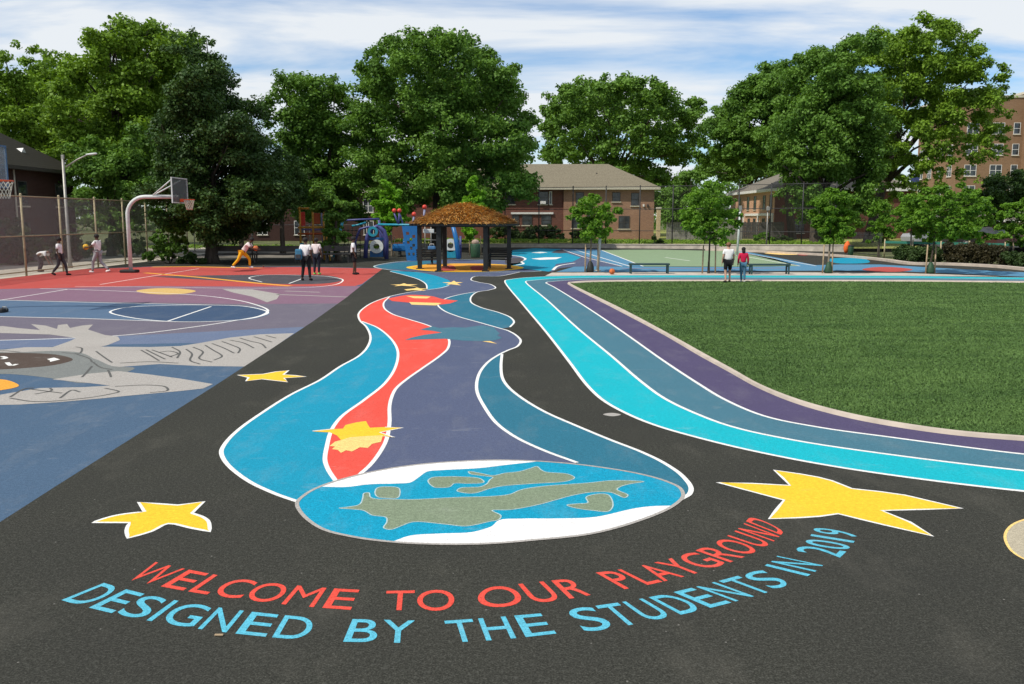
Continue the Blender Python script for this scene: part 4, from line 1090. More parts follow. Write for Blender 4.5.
def hip_roof(x0, y0, x1, y1, ze, zr, ridge, over=.45, axis='x', thick=.22):
    """ridge: (start, end) along axis"""
    mb = MB()
    X0, Y0, X1, Y1 = x0-over, y0-over, x1+over, y1+over
    if axis == 'x':
        ym = (y0+y1)/2; r0, r1 = (ridge[0], ym, zr), (ridge[1], ym, zr)
    else:
        xm = (x0+x1)/2; r0, r1 = (xm, ridge[0], zr), (xm, ridge[1], zr)
    E = [(X0, Y0, ze), (X1, Y0, ze), (X1, Y1, ze), (X0, Y1, ze)]
    vs = E + [r0, r1]
    if axis == 'x': fs = [(0, 1, 5, 4), (1, 2, 5), (2, 3, 4, 5), (3, 0, 4)]
    else: fs = [(0, 1, 4), (1, 2, 5, 4), (2, 3, 5), (3, 0, 4, 5)]
    mb.add(vs, fs)
    fa = MB()
    B = [(a, b, c-thick) for a, b, c in E]
    fa.add([(a, b, c-.003) for a, b, c in E] + B, [(0, 4, 5, 1), (1, 5, 6, 2), (2, 6, 7, 3), (3, 7, 4, 0), (4, 7, 6, 5)])
    return mb, fa

HS = 'two storey brick houses round the playground'
# long house in the middle
Y0 = 85.0
def hx(u, Y=Y0): return (u-512)*Y/FPX
def hz(v, Y=Y0): return CAM_H + (218-v)*Y/FPX
h = thing('brick_house', (hx(530), Y0, .2), 'long two storey brick house with a tan hipped roof facing the playground', 'house', HS)
ox, oz = hx(530), .2
loc = lambda u: hx(u)-ox
lz = lambda v: hz(v)-oz
ze = lz(188.6)
xs = loc(563)
mb = MB(); mb.box(loc(392), .25, -.5, xs, 10, ze-.1); mb.build('wall', M['brick_red_shaded'], h)
mb = MB(); mb.box(xs+.004, 0, -.5, loc(652.5), 10.2, ze-.1); tag(mb.build('wall', M['brick_tan_lit'], h), 'tan brick wall of the right hand half, coloured as sunlit')
rf, fa = hip_roof(loc(392), 0, loc(652.5), 10.2, ze+.05, lz(166)+.35, (loc(430), loc(612)), .5)
r_ = rf.build('roof', M['roof_tan'], h); fa.build('fascia', M['trim'], r_)
v_ = MB(); yv = 2.6; zv = lz(180)
v_.add([(loc(593), yv, zv-.1), (loc(603), yv, zv-.1), (loc(598), yv, zv+.75), (loc(598), yv+1.4, zv+.7)], [(0, 1, 2), (1, 3, 2), (0, 2, 3)]); v_.build('roof_vent', M['dark_trim'], r_)
def wpx(u0, v0, u1, v1, y=0, **k):
    return window(h, (loc(u0)+loc(u1))/2, lz(v1), loc(u1)-loc(u0), lz(v0)-lz(v1), y, **k)
w1 = wpx(538, 192, 548, 204.5, .25, frame='dark_trim'); w2 = wpx(548.6, 192, 551.6, 204.5, .25, frame='white', sash=False)
wpx(522, 215, 532, 225, .25, frame='dark_trim'); wpx(541, 215, 551, 225, .25, frame='dark_trim'); wpx(512, 215, 519, 225, .25, frame='dark_trim')
wpx(505, 192, 515, 204.5, .25, frame='dark_trim')
wpx(611, 193, 619, 202, frame='dark_trim'); wpx(629.5, 193.5, 637.5, 206, frame='dark_trim'); wpx(617.5, 216, 628.5, 228.5, frame='dark_trim'); wpx(571, 214, 581, 228, frame='dark_trim'); wpx(575, 193, 583, 204, frame='dark_trim')
mb = MB(); mb.box(loc(511), .1, lz(214.2), loc(553), .247, lz(212.4)); mb.build('porch_beam', M['white'], h)
mb = MB(); mb.bbox(loc(540), -.02, lz(204.2), loc(545.5), .2, lz(201.2), .02); mb.build('air_conditioner', M['white'], h)
for u in (646, 642):
    mb = MB(); mb.bbox(loc(u)-.08, -.15, lz(207), loc(u)+.08, -.003, lz(204.5), .03); mb.build('wall_lamp', M['dark_trim' if u == 646 else 'white'], h)
mb = MB(); mb.box(loc(586), -.06, lz(234), loc(592), -.003, lz(214)); mb.build('door', M['dark_trim'], h)

# second house at the right, seen on its corner
h2 = thing('brick_house', (28.3, 95.7, .3), 'second brick house right of the gap, its orange wall coloured as lit, its red front as shaded', 'house', HS)
W2, D2, E2 = 15.0, 19.5, 5.25
mb = MB(); mb.box(0, 0, -.5, W2, .3, E2-.1); tag(mb.build('wall', M['brick_red_shaded'], h2), 'red brick front wall coloured as shaded')
mb = MB(); mb.box(0, .304, -.5, .3, D2, E2-.1); mb.box(W2-.3, .304, -.5, W2, D2, E2-.1); mb.box(.304, D2-.3, -.5, W2-.304, D2, E2-.1); mb.build('wall', M['brick_orange_lit'], h2)
rf, fa = hip_roof(0, 0, W2, D2, E2, E2+3.3, (5.5, D2-5.5), .55, 'y', .3)
r_ = rf.build('roof', M['roof_grey'], h2); fa.build('fascia', M['white'], r_)
for yy_ in (1.6, 4.2, 8.0, 11.0, 15.0):
    window(h2, yy_, 3.05, 1.0, 1.55, -.0, 'dark_trim', axis='y')
for yy_ in (1.6, 4.2, 8.0, 10.4, 15.0):
    window(h2, yy_, .45, 1.0, 1.6, -.0, 'dark_trim', axis='y')
mb = MB(); mb.box(-.14, .4, 2.35, -.004, 12.0, 2.62); mb.build('string_course', M['white'], h2)
for yy_ in (.5, 6.2, 12.6):
    mb = MB(); mb.box(-.12, yy_, -.4, -.004, yy_+.35, 2.34); mb.build('pilaster', M['white'], h2)
for x_, z_ in ((2.6, .5), (6.5, .5), (2.6, 3.0), (6.5, 3.0)):
    window(h2, x_, z_, 1.2, 1.5, 0, 'dark_trim')
mb = MB(); mb.box(4.2, 8, E2+1.4, 4.35, 8.15, E2+2.6); mb.tube([(3, 5, E2+.9), (3, 5, E2+1.5)], .06, 8); mb.build('vent_pipe', M['white'], r_)

# left house by the fence
h3 = thing('brick_house', (-28, 47, 0), 'dark brick house with a brown hipped roof behind the chain link fence at the left', 'house', HS)
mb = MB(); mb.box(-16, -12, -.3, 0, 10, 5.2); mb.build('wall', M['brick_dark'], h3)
rf, fa = hip_roof(-16, -12, 0, 10, 5.3, 10.2, (-4, 6), .5, 'y', .2)
r_ = rf.build('roof', M['roof_dark'], h3); fa.build('fascia', M['dark_trim'], r_)
dm = MB(); dm.add([(-1.2, 6.3, 6.12), (-1.2, 7.1, 6.12), (-1.2, 6.7, 6.55), (-2.0, 6.7, 6.5)], [(0, 1, 2), (1, 3, 2), (0, 2, 3)])
tag(dm.build('dormer', M['white'], r_), 'small white gabled dormer')
mb = MB(); mb.tube([(-1.9, 4.8, 6.4), (-1.9, 4.8, 7.2)], .08, 8); mb.build('vent_pipe', M['white'], r_)
for y_ in (-8, -4, 0, 4, 8.2):
    window(h3, y_, 3.1, 1.0, 1.4, 0, 'dark_trim', axis='y', face=1)
    window(h3, y_, .7, 1.0, 1.5, 0, 'dark_trim', axis='y', face=1)
mb = MB(); mb.tube([(.06, 3.2, 0), (.06, 3.2, 5.1)], .05, 8); mb.build('downpipe', M['trim'], h3)

# house glimpsed between the left trunks
h4 = thing('brick_house', (-34, 96, 0), 'dim brick house glimpsed between the tree trunks behind the climbing arches', 'house', HS)
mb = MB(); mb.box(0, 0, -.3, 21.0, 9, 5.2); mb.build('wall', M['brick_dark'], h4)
rf, fa = hip_roof(0, 0, 21.0, 9, 5.3, 8.0, (4.5, 16.5), .5)
r_ = rf.build('roof', M['roof_grey'], h4); fa.build('fascia', M['trim'], r_)
for x_ in (3, 7, 11, 15, 18.5):
    window(h4, x_, 3.0, 1.1, 1.4, 0, 'white'); window(h4, x_, .6, 1.1, 1.5, 0, 'white')

# apartment tower
tw = thing('apartment_tower', (59.5, 120, 0), 'tall brown brick apartment tower with white framed windows behind the right hand trees', 'apartment building')
TH = 18.2
mb = MB(); mb.box(0, 0, -.5, 8.6, 11.6, TH); mb.build('wall', M['brick_tower'], tw)
mb = MB(); mb.box(8.604, -1.25, -.5, 24, 11.6, TH+.5); tag(mb.build('wall', M['brick_tower'], tw), 'projecting right hand wing')
mb = MB(); mb.box(-.1, -.1, TH+.003, 8.5, 11.7, TH+.3); mb.box(8.5, -1.35, TH+.503, 24.1, 11.7, TH+.8); mb.build('coping', M['trim'], tw)
mb = MB()
for x_ in np.arange(8.7, 24, 1.6): mb.tube([(x_, -1.2, TH+.8), (x_, -1.2, TH+1.7)], .025, 6)
mb.beam((8.7, -1.2, TH+1.7), (24, -1.2, TH+1.7), .04); mb.beam((8.7, -1.2, TH+1.25), (24, -1.2, TH+1.25), .03); mb.build('roof_railing', M['white'], tw)
for fl in range(6):
    z_ = 2.4 + (218-176.5)*120/FPX - 2*2.75 + fl*2.75 - .1
    if z_ > TH-2: continue
    for x_ in (1.9, 5.3, 7.75): window(tw, x_, z_, 1.6 if x_ < 7 else .9, 1.5, 0, 'white')
    for x_ in (10.6, 14.0, 18.0, 21.5): window(tw, x_, z_, 1.6, 1.5, -1.25, 'white')
    for y_ in (1.8, 4.4, 7.6, 10.2): window(tw, y_, z_, 1.2, 1.5, 0, 'white', axis='y')
bs = thing('blue_banner', A(914.5, 188, 116), 'dark blue banner board hanging at the lit left side of the apartment tower', 'banner')
mb = MB(); mb.box(-.55, -.02, 0, .55, .02, 1.6); mb.build('cloth', plain('banner_blue', (.035, .05, .16), .8, var=.2), bs)
mb = MB(); mb.tube([(-.6, 0, 1.62), (.6, 0, 1.62)], .025, 8); mb.tube([(0, .02, 1.6), (0, .03, -A(914.5, 188, 116).z)], .04, 8); mb.build('pole', M['dark_trim'], bs)
# grey roofed house far right
h5 = thing('grey_house', A(992, 240, 96) - Vector((0, 0, 0)), 'small house with a brown grey roof glimpsed between trees at the right', 'house')
h5.location.z = 0
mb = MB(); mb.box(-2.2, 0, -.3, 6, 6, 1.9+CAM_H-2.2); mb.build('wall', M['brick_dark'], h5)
rf, fa = hip_roof(-2.2, 0, 6, 6, 2.2, 4.4, (0, 4), .3); r_ = rf.build('roof', M['roof_grey'], h5); fa.build('fascia', M['white'], r_)

# ============================================================ WALLS AND FENCES
# low concrete wall along the back
pts = [G(300, 246.9), G(390, 247), G(560, 247.5), G(700, 249), G(850, 252)]
lw = thing('low_wall', pts[2], 'low weathered concrete wall along the back of the playground', 'wall')
mb = MB(); cp = MB()
for a, b in zip(pts, pts[1:]):
    k_ = pts.index(a); a, b = a-pts[2], b-pts[2]
    d = (b-a).normalized(); n_ = Vector((-d.y, d.x, 0)); hs_ = (.20, .21, .24, .32, .46)
    for m_, z0, z1, w_ in ((mb, -.1, 0, .22), (cp, .002, .06, .30)):
        vs = []
        for p, hh_ in ((a, hs_[k_]), (b, hs_[k_+1])):
            for s_, z_ in ((-1, z0 if m_ is mb else hh_+z0), (1, z0 if m_ is mb else hh_+z0), (1, hh_+z1), (-1, hh_+z1)):
                vs.append(p + n_*s_*w_/2 + Vector((0, 0, z_)))
        m_.add(vs, [(0, 1, 2, 3), (7, 6, 5, 4), (0, 4, 5, 1), (1, 5, 6, 2), (2, 6, 7, 3), (3, 7, 4, 0)])
mb.build('wall_face', M['wall_concrete'], lw); cp.build('coping', M['concrete'], lw)
# pale kerb curving round the right
kr = sp([(705, 250.6), (750, 252), (800, 254.6), (850, 257.8), (880, 260.8), (908, 264.6), (948, 265.4), (992, 267.6), (1024, 270.6), (1080, 275)], 5)
kw = [G(u, v) for u, v in kr]
mb = MB(); vs, fs = [], []
for i, p in enumerate(kw):
    d = (kw[min(i+1, len(kw)-1)]-kw[max(i-1, 0)]).normalized(); n_ = Vector((-d.y, d.x, 0))
    vs += [p, p+Vector((0, 0, .13)), p+n_*.35+Vector((0, 0, .13)), p+n_*.35]
for i in range(len(kw)-1):
    for j in range(3): fs.append((4*i+j, 4*i+4+j, 4*i+5+j, 4*i+1+j))
mb.add(vs, [f[::-1] for f in fs])
tag(mb.build('kerb', M['kerb']), kind='structure')

M['galv'] = plain('galvanised_steel', (.30, .29, .26), .5, .5, var=.15)
M['post_tan'] = plain('fence_post_tan', (.37, .31, .19), .6, .2, var=.2)
M['wire'] = plain('fence_wire', (.46, .46, .43), .6, .3, var=.15)
M['wire_dark'] = plain('fence_wire_dark', (.05, .05, .05), .6, .3, var=.15)
M['post_dark'] = plain('fence_post_dark', (.035, .035, .035), .6, .2, var=.2)
def chain_mesh(a, b, z0, z1, pitch=.075, w=.0045):
    """two families of straight diagonal wires; ends clipped to the panel"""
    a, b = Vector(a), Vector(b); d = (b-a); L = d.length; d.normalize(); H = z1-z0
    vs, fs = [], []
    n_ = Vector((-d.y, d.x, 0))
    s = -H
    while s < L:
        for sg in (1, -1):
            s0, s1 = s, s+H
            za, zb = (z0, z1) if sg > 0 else (z1, z0)
            t0, t1 = max(0, -s0/H), min(1, (L-s0)/H)
            if t1 <= t0: continue
            p = a + d*(s0+H*t0); p.z = za+(zb-za)*t0
            q = a + d*(s0+H*t1); q.z = za+(zb-za)*t1
            p += n_*.004*sg; q += n_*.004*sg
            e = (q-p).normalized().cross(n_).normalized()*w/2
            k = len(vs); vs += [p-e, p+e, q+e, q-e]; fs.append((k, k+1, k+2, k+3))
        s += pitch
    return vs, fs
def chain_fence(label, px_posts, H, post_m, wire_m, rails=(0.05, .5, 1.0), pr=.045, z0=0.0, pitch=.075, w=.005):
    posts = [Vector(p) for p in px_posts]
    o = posts[0].copy(); o.z = z0
    f = thing('chain_link_fence', o, label, 'fence')
    L = [Vector((p.x-o.x, p.y-o.y, 0)) for p in posts]
    for p in L:
        mb = MB(); mb.tube([p-Vector((0, 0, .1)), p+Vector((0, 0, H+.06))], pr, 8); mb.ball(p+Vector((0, 0, H+.07)), pr*1.2, 8, 6); mb.build('post', M[post_m], f)
    for r_ in rails:
        mb = MB(); mb.tube([p+Vector((0, -.0, H*r_)) for p in L], pr*.62, 6); mb.build('rail', M[post_m], f)
    mb = MB()
    for a, b in zip(L, L[1:]): mb.add(*chain_mesh(a, b, .04, H-.02, pitch, w))
    mb.build('wire_mesh', M[wire_m], f)
    return f
XF = -20.45
chain_fence('tall chain link fence with tan posts along the left side of the basketball court', [(XF, y, 0) for y in (18, 21.1, 24.3, 27.4, 30.5, 33.6, 37.1, 40.2, 43.6, 46.7, 49.6, 52.7, 55.8)], 3.3, 'post_tan', 'wire', pitch=.06, w=.007)
pf = [Vector((p.x, p.y+.5, 0)) for p in (G(505, 247), G(539, 247), G(573, 247.4), G(606, 247.6), G(640, 248), G(673, 248.6), G(706, 249), G(739, 249.6), G(771, 250.2), G(803, 250.8), G(836, 251.4))]
chain_fence('very tall dark chain link fence on the grass along the back low wall', pf, 4.7, 'post_dark', 'wire_dark', (.02, .25, .62, 1.0), .045, .2, pitch=.11, w=.0036)
pl = [Vector((x, y, 0)) for x, y in ((-20.45, 60), (-17.4, 61), (-14.6, 62.2), (-11.8, 64.5), (-9.4, 67))]
pl = [Vector((-36.0+4.2*i, 64.5 + .25*i, 0)) for i in range(7)]
chain_fence('low grey chain link fence in the shade behind the left hand trees', pl, 1.9, 'galv', 'wire_dark', (.04, 1.0), .035, 0, pitch=.1, w=.005)
# wooden board fence between the houses
wf = thing('board_fence', A(676, 236, 82), 'weathered grey board fence between the two brick houses', 'fence'); wf.location.z = .3
mb = MB()
x = -.9
while x < 6.0:
    hgt = 1.75 + random.uniform(-.05, .05)
    mb.box(x, 0, 0, x+.17, .025, hgt); x += .185
mb.build('boards', plain('weathered_boards', (.22, .21, .19), .9, var=.4, scale=3), wf)
for z_ in (.4, 1.4):
    mb = MB(); mb.box(-.9, .027, z_, 6, .08, z_+.1); mb.build('rail', M['dark_trim'], wf)
wf2 = thing('board_fence', A(760, 236, 90), 'dark board fence panel in front of the second brick house', 'fence'); wf2.location.z = .3
mb = MB(); x = -2.2
while x < 2.4:
    mb.box(x, 0, 0, x+.17, .025, 1.7 + random.uniform(-.04, .04)); x += .185
mb.build('boards', plain('dark_boards', (.07, .065, .06), .9, var=.4, scale=3), wf2)
for z_ in (.4, 1.3):
    mb = MB(); mb.box(-2.2, .027, z_, 2.4, .08, z_+.1); mb.build('rail', M['dark_trim'], wf2)
gp = thing('gate_pier', A(658, 240, 80), 'pale stone pier standing at the corner of the long brick house', 'gate pier'); gp.location.z = .3
mb = MB(); mb.bbox(-.17, -.17, 0, .17, .17, 2.9, .03); mb.build('shaft', plain('pier_stone', (.50, .38, .22), .9), gp)
mb = MB(); mb.bbox(-.23, -.23, 2.903, .23, .23, 3.05, .04); mb.build('cap', M['trim'], gp)
# green railed fence at the right street side
M['green_rail'] = plain('green_rail', (.03, .17, .12), .5, .1, var=.15)
gpts = [G(884, 258.5), G(912, 259.6), G(940, 260.6), G(968, 261.6), G(1004, 262.8), G(1040, 264)]
gf = thing('railed_fence', gpts[0], 'low fence with a teal green top rail along the street at the right', 'fence')
L = [p-gpts[0] for p in gpts]
for p in L:
    mb = MB(); mb.tube([p, p+Vector((0, 0, 1.15))], .045, 8); mb.build('post', M['post_tan'], gf)
mb = MB()
for a, b in zip(L, L[1:]): mb.beam(a+Vector((0, 0, .98)), b+Vector((0, 0, .98)), .06, .14)
mb.build('rail', M['green_rail'], gf)
mb = MB()
for a, b in zip(L, L[1:]): mb.add(*chain_mesh(a, b, .05, .9, .09, .006))
mb.build('wire_mesh', M['wire_dark'], gf)
# tall thin metal fence behind the bin
bf = [G(852, 254.8), G(862, 255.8), G(872, 256.8), G(882, 258)]
f_ = thing('picket_fence', bf[0], 'dark metal picket fence between the low wall and the columnar young tree', 'fence')
mb = MB()
for a, b in zip(bf, bf[1:]):
    for k in range(8):
        p = a.lerp(b, k/8)-bf[0]; mb.tube([p, p+Vector((0, 0, 1.5))], .014, 6)
mb.build('pickets', M['post_dark'], f_)
for z_ in (.15, 1.35):
    mb = MB()
    for a, b in zip(bf, bf[1:]): mb.beam(a-bf[0]+Vector((0, .02, z_)), b-bf[0]+Vector((0, .02, z_)), .04)
    mb.build('rail', M['post_dark'], f_)
# ============================================================ OBJECTS
M['pole_white'] = plain('pole_white', (.54, .57, .55), .5, var=.12)
M['rim'] = plain('rim_orange', (.70, .10, .025), .45, .1)
M['net'] = plain('net', (.72, .66, .52), .9)
M['board_grey'] = seethrough('backboard_panel', (.11, .12, .13), .62)
M['board_clear'] = seethrough('backboard_clear', (.30, .33, .36), .35)
M['board_frame_blue'] = plain('backboard_frame_blue', (.06, .13, .23), .5)
M['black_pad'] = plain('black_pad', (.014, .013, .013), .6)
def hoop(label, base, arm, frame_m, panel_m, rim_z=3.05):
    """gooseneck post reaching +x by `arm`"""
    t_ = thing('basketball_hoop', base, label, 'basketball hoop', 'basketball hoops on the painted courts')
    H = rim_z+.12; r = .8
    p = [(0, 0, 0), (0, 0, H-r)] + [(r-r*math.cos(a), 0, H-r+r*math.sin(a)) for a in np.linspace(.15, math.pi/2, 8)] + [(arm-.65, 0, H)]
    mb = MB(); mb.tube(p, .085, 12); mb.build('post', M['pole_white'], t_)
    mb = MB(); mb.tube([(0, 0, 0), (0, 0, .1)], [.19, .17], 14); mb.bbox(-.42, -.24, 0, .30, .24, .13, .05); mb.build('base_pad', M['black_pad'], t_)
    mb = MB()
    for s_ in (-.55, .55): mb.tube([(arm-1.75, 0, H+.02), (arm-.62, s_, rim_z+.85)], .03, 8)
    mb.tube([(arm-.65, 0, H), (arm-.55, 0, H)], .06, 8); mb.build('brace', M['pole_white'], t_)
    bx = arm-.52
    mb = MB(); mb.box(bx, -.87, rim_z-.12, bx+.03, .87, rim_z+.90); bb = mb.build('backboard', M[panel_m], t_)
    mb = MB(); 
    for z0, z1 in ((rim_z-.16, rim_z-.12), (rim_z+.90, rim_z+.94)): mb.box(bx-.01, -.91, z0, bx+.04, .91, z1)
    for y0 in (-.91, .872): mb.box(bx-.01, y0, rim_z-.118, bx+.04, y0+.038, rim_z+.898)
    mb.build('backboard_frame', M[frame_m], bb)
    cx_ = bx+.03+.15+.23
    ring_ = [(cx_+.23*math.cos(a), .23*math.sin(a), rim_z) for a in np.linspace(0, 2*math.pi, 25)]
    mb = MB(); mb.tube(ring_, .018, 8, False); mb.bbox(bx+.032, -.10, rim_z-.09, bx+.18, .10, rim_z+.03, .02); rm = mb.build('rim', M['rim'], t_)
    mb = MB(); k = 12
    for i in range(k):
        for sg in (1, -1):
            pts = []
            for j in range(6):
                a = 2*math.pi*(i+sg*j*.5)/k; rr = .225-.105*(j/5)**.8
                pts.append((cx_+rr*math.cos(a), rr*math.sin(a), rim_z-.02-.085*j))
            mb.tube(pts, .008, 4)
    mb.build('net', M['net'], rm)
    return t_
b2 = G(131, 272.6)
hoop('complete basketball hoop on a curved white pole by the left fence', b2, 2.85, 'pole_white', 'board_grey', 3.2)
b1 = G(-12, 312)
hoop('nearest basketball hoop at the left edge, its rim and clear board half out of frame', (b1.x-1.95, b1.y, 0), 1.1+1.62, 'board_frame_blue', 'board_clear', 3.33)
pad = thing('base_weight', G(-1, 312.4), 'flat black weight lying on the blue key at the left edge', 'weight')
mb = MB(); mb.bbox(-.45, -.16, 0, .17, .16, .10, .03); mb.build('slab', M['black_pad'], pad)
mb = MB(); mb.tube([(.1, 0, .1), (.1, 0, .14), (.2, 0, .14), (.2, 0, .06)], .015, 6); mb.build('handle', M['galv'], pad)

# lamp post beyond the fence
lp = thing('lamp_post', (A(70.5, 270, 43.2).x, 43.2, 0), 'grey street lamp with a long upswept arm behind the left fence', 'street lamp')
ztop = A(64, 157, 43.2).z
mb = MB(); mb.tube([(0, 0, -.05), (0, 0, .5), (0, 0, ztop)], [.11, .085, .06], 12); mb.build('post', M['galv'], lp)
e1 = A(88, 154.5, 43.2) - Vector(lp.location); e2 = A(96, 153.6, 43.2) - Vector(lp.location); e0 = A(66, 167, 43.2) - Vector(lp.location)
mb = MB(); mb.tube([e0, e0.lerp(e1, .5)+Vector((0, 0, .05)), e1], .035, 8); mb.build('arm', M['galv'], lp)
mb = MB(); mb.tube([e1-Vector((.1, 0, 0)), e1.lerp(e2, .3), e2, e2+Vector((.06, 0, 0))], [.03, .055, .05, .02], 10); mb.build('lamp_head', M['pole_white'], lp)
mb = MB(); mb.bbox(-.06, -.06, ztop-.1, .08, .06, ztop+.1, .02); mb.build('control_box', M['galv'], lp)

# poles on the far court
for lab, ub, vb, ut, vt in (('slim white pole beside the first young staked tree', 597.5, 271.2, 601, 224), ('leaning white pole behind the walking couple', 737, 256, 740.5, 206)):
    g = G(ub, vb); tp = A(ut, vt, g.y)
    t_ = thing('white_pole', g, lab, 'pole')
    mb = MB(); mb.tube([(0, 0, 0), tp-g], [.075, .06], 10); mb.build('shaft', M['pole_white'], t_)
    mb = MB(); mb.tube([(0, 0, 0), (0, 0, .06)], [.16, .15], 12); mb.build('base_plate', M['galv'], t_)
    mb = MB(); mb.bbox(-.08+(tp-g).x, -.08, (tp-g).z-.3, .08+(tp-g).x, .08, (tp-g).z+.02, .02); mb.build('cap', M['galv'], t_)
g = G(770, 250.5); t_ = thing('floodlight_pole', g, 'grey floodlight pole standing behind the low wall beside the second brick house', 'light pole'); t_.location.y += 1
mb = MB(); tp = A(770.5, 206, g.y+1); mb.tube([(0, 0, 0), (0, 0, tp.z)], [.06, .04], 10); mb.build('post', M['galv'], t_)
mb = MB(); mb.bbox(-.12, -.16, tp.z-.35, .12, .06, tp.z-.05, .04); mb.build('lamp_head', M['galv'], t_)

# flat benches
M['bench_green'] = plain('bench_dark_green', (.022, .055, .055), .5)
def flat_bench(lab, u0, u1, v):
    a, b = G(u0, v), G(u1, v)
    c0 = (a+b)/2; L = (b-a).length
    t_ = thing('flat_bench', c0, lab, 'bench', 'flat backless benches beside the turf')
    mb = MB()
    for k in range(4): mb.bbox(-L/2, -.2+.105*k, .375, L/2, -.11+.105*k, .45, .012)
    mb.build('seat', M['bench_green'], t_)
    for s_ in (-1, 1):
        mb = MB(); x_ = s_*(L/2-.07)
        for y_ in (-.17, .17): mb.beam((x_, y_, 0), (x_, y_, .372), .06)
        mb.beam((x_, -.17, .345), (x_, .17, .345), .05); mb.build('leg', M['bench_green'], t_)
flat_bench('dark flat bench beside the orange ball and first young tree', 629, 669, 273.6)
flat_bench('dark flat bench right of the walking couple', 749, 789, 274.2)

# balls
def ball(lab, loc, col, r=.125, grp='loose basketballs'):
    t_ = thing('basketball', loc, lab, 'ball', grp)
    mb = MB(); mb.ball((0, 0, 0), r, 24, 16); o = mb.build('shell', plain('ball_rubber', col, .7, var=.12, scale=30), t_)
    mb = MB()
    for rot in (Matrix.Rotation(.4, 3, 'X'), Matrix.Rotation(math.pi/2, 3, 'X'), Matrix.Rotation(math.pi/2, 3, 'Y')):
        mb.tube([rot @ Vector((math.cos(a)*r, math.sin(a)*r, 0)) for a in np.linspace(0, 2*math.pi, 33)], .004, 5, False)
    mb.build('seam', M['black_pad'], t_)
    return t_
gb = G(612, 274.4); ball('orange basketball lying on the pale concrete strip by the flat bench', gb+Vector((0, 0, .127)), (.55, .13, .03))

# thatched shelter
Yp = 42.0; cxp = (464.5-512)*Yp/FPX
sh = thing('thatched_shelter', (cxp, Yp, 0), 'hexagonal shelter with a shaggy brown thatched roof on dark posts', 'shelter')
Rp = 2.12; Re = 2.62; ze_, za_ = A(413, 223.5, Yp).z, A(463, 203.5, Yp).z
M['thatch_base'] = plain('thatch_base', (.26, .13, .04), .95, var=.3, scale=5)
M['dark_steel'] = plain('dark_steel', (.018, .02, .02), .5, .2)
for k in range(6):
    a = math.pi/3*k
    p = Vector((Rp*math.cos(a), Rp*math.sin(a), 0))
    mb = MB(); mb.beam(p, p+Vector((0, 0, ze_+.02)), .2); po = mb.build('post', M['dark_steel'], sh)
    mb = MB(); mb.box(p.x-.17, p.y-.17, 0, p.x+.17, p.y+.17, .03); mb.build('base_plate', M['dark_steel'], po)
mb = MB(); hexr = lambda R_, z, ph=0: [Vector((R_*math.cos(math.pi/3*k), R_*math.sin(math.pi/3*k), z)) for k in range(6)]
for a, b in zip(hexr(Rp, ze_-.06), hexr(Rp, ze_-.06)[1:]+hexr(Rp, ze_-.06)[:1]): mb.beam(a, b, .1, .18)
for p in hexr(Rp, ze_-.02): mb.beam(p, (0, 0, za_-.28), .07)
mb.build('roof_beams', M['dark_steel'], sh)
mb = MB()
prof = [(Re, ze_), (Re*.72, ze_+(za_-ze_)*.40), (Re*.42, ze_+(za_-ze_)*.74), (Re*.16, ze_+(za_-ze_)*.96), (.01, za_)]
rings = [hexr(r_, z_) for r_, z_ in prof]
vs = [p for r_ in rings for p in r_]; fs = []
for j in range(len(rings)-1):
    for k in range(6): fs.append((j*6+k, j*6+(k+1) % 6, (j+1)*6+(k+1) % 6, (j+1)*6+k))
mb.add(vs, fs); u_ = hexr(Re-.02, ze_-.03); mb.add(u_, [(5, 4, 3, 2, 1, 0)]); roof = mb.build('roof', M['thatch_base'], sh)
mb = MB()
for a, b in zip(hexr(Re-.04, ze_-.06), hexr(Re-.04, ze_-.06)[1:]+hexr(Re-.04, ze_-.06)[:1]): mb.beam(a, b, .04, .09)
mb.build('fascia', M['dark_steel'], roof)
th = NT('thatch_straw')
c = th.ramp(th.noise(7, 4, .75), [(.25, (.20, .09, .022)), (.5, (.58, .30, .065)), (.75, (.80, .53, .15))])
th.l(c, th.b.inputs['Base Color']); th.b.inputs['Roughness'].default_value = .9
n = 9000; vv = np.zeros((n, 4, 3))
for i in range(n):
    a = rng.random()*2*math.pi; q = 1-math.sqrt(rng.random())*.99
    s_ = (1-q)
    sec = (a % (math.pi/3)) - math.pi/6
    rr = Re*math.cos(math.pi/6)/math.cos(sec)*s_
    fr = s_
    z_ = np.interp(fr, [p[0]/Re for p in prof[::-1]], [p[1] for p in prof[::-1]])
    p = np.array((rr*math.cos(a), rr*math.sin(a), z_+.02))
    out = np.array((math.cos(a), math.sin(a), -.42)); out /= np.linalg.norm(out)
    out = out + rng.normal(0, .22, 3); side = np.cross(out, (0, 0, 1)); side /= np.linalg.norm(side)
    up = np.array((0, 0, .05+.05*rng.random()))
    L_, w_ = .10+.12*rng.random(), .018+.018*rng.random()
    vv[i] = [p-side*w_, p+side*w_, p+out*L_+side*w_*.3+up*.8, p+out*L_-side*w_*.3+up*.8]
quads_mesh('straw', vv.reshape(-1, 3), th.m, roof)
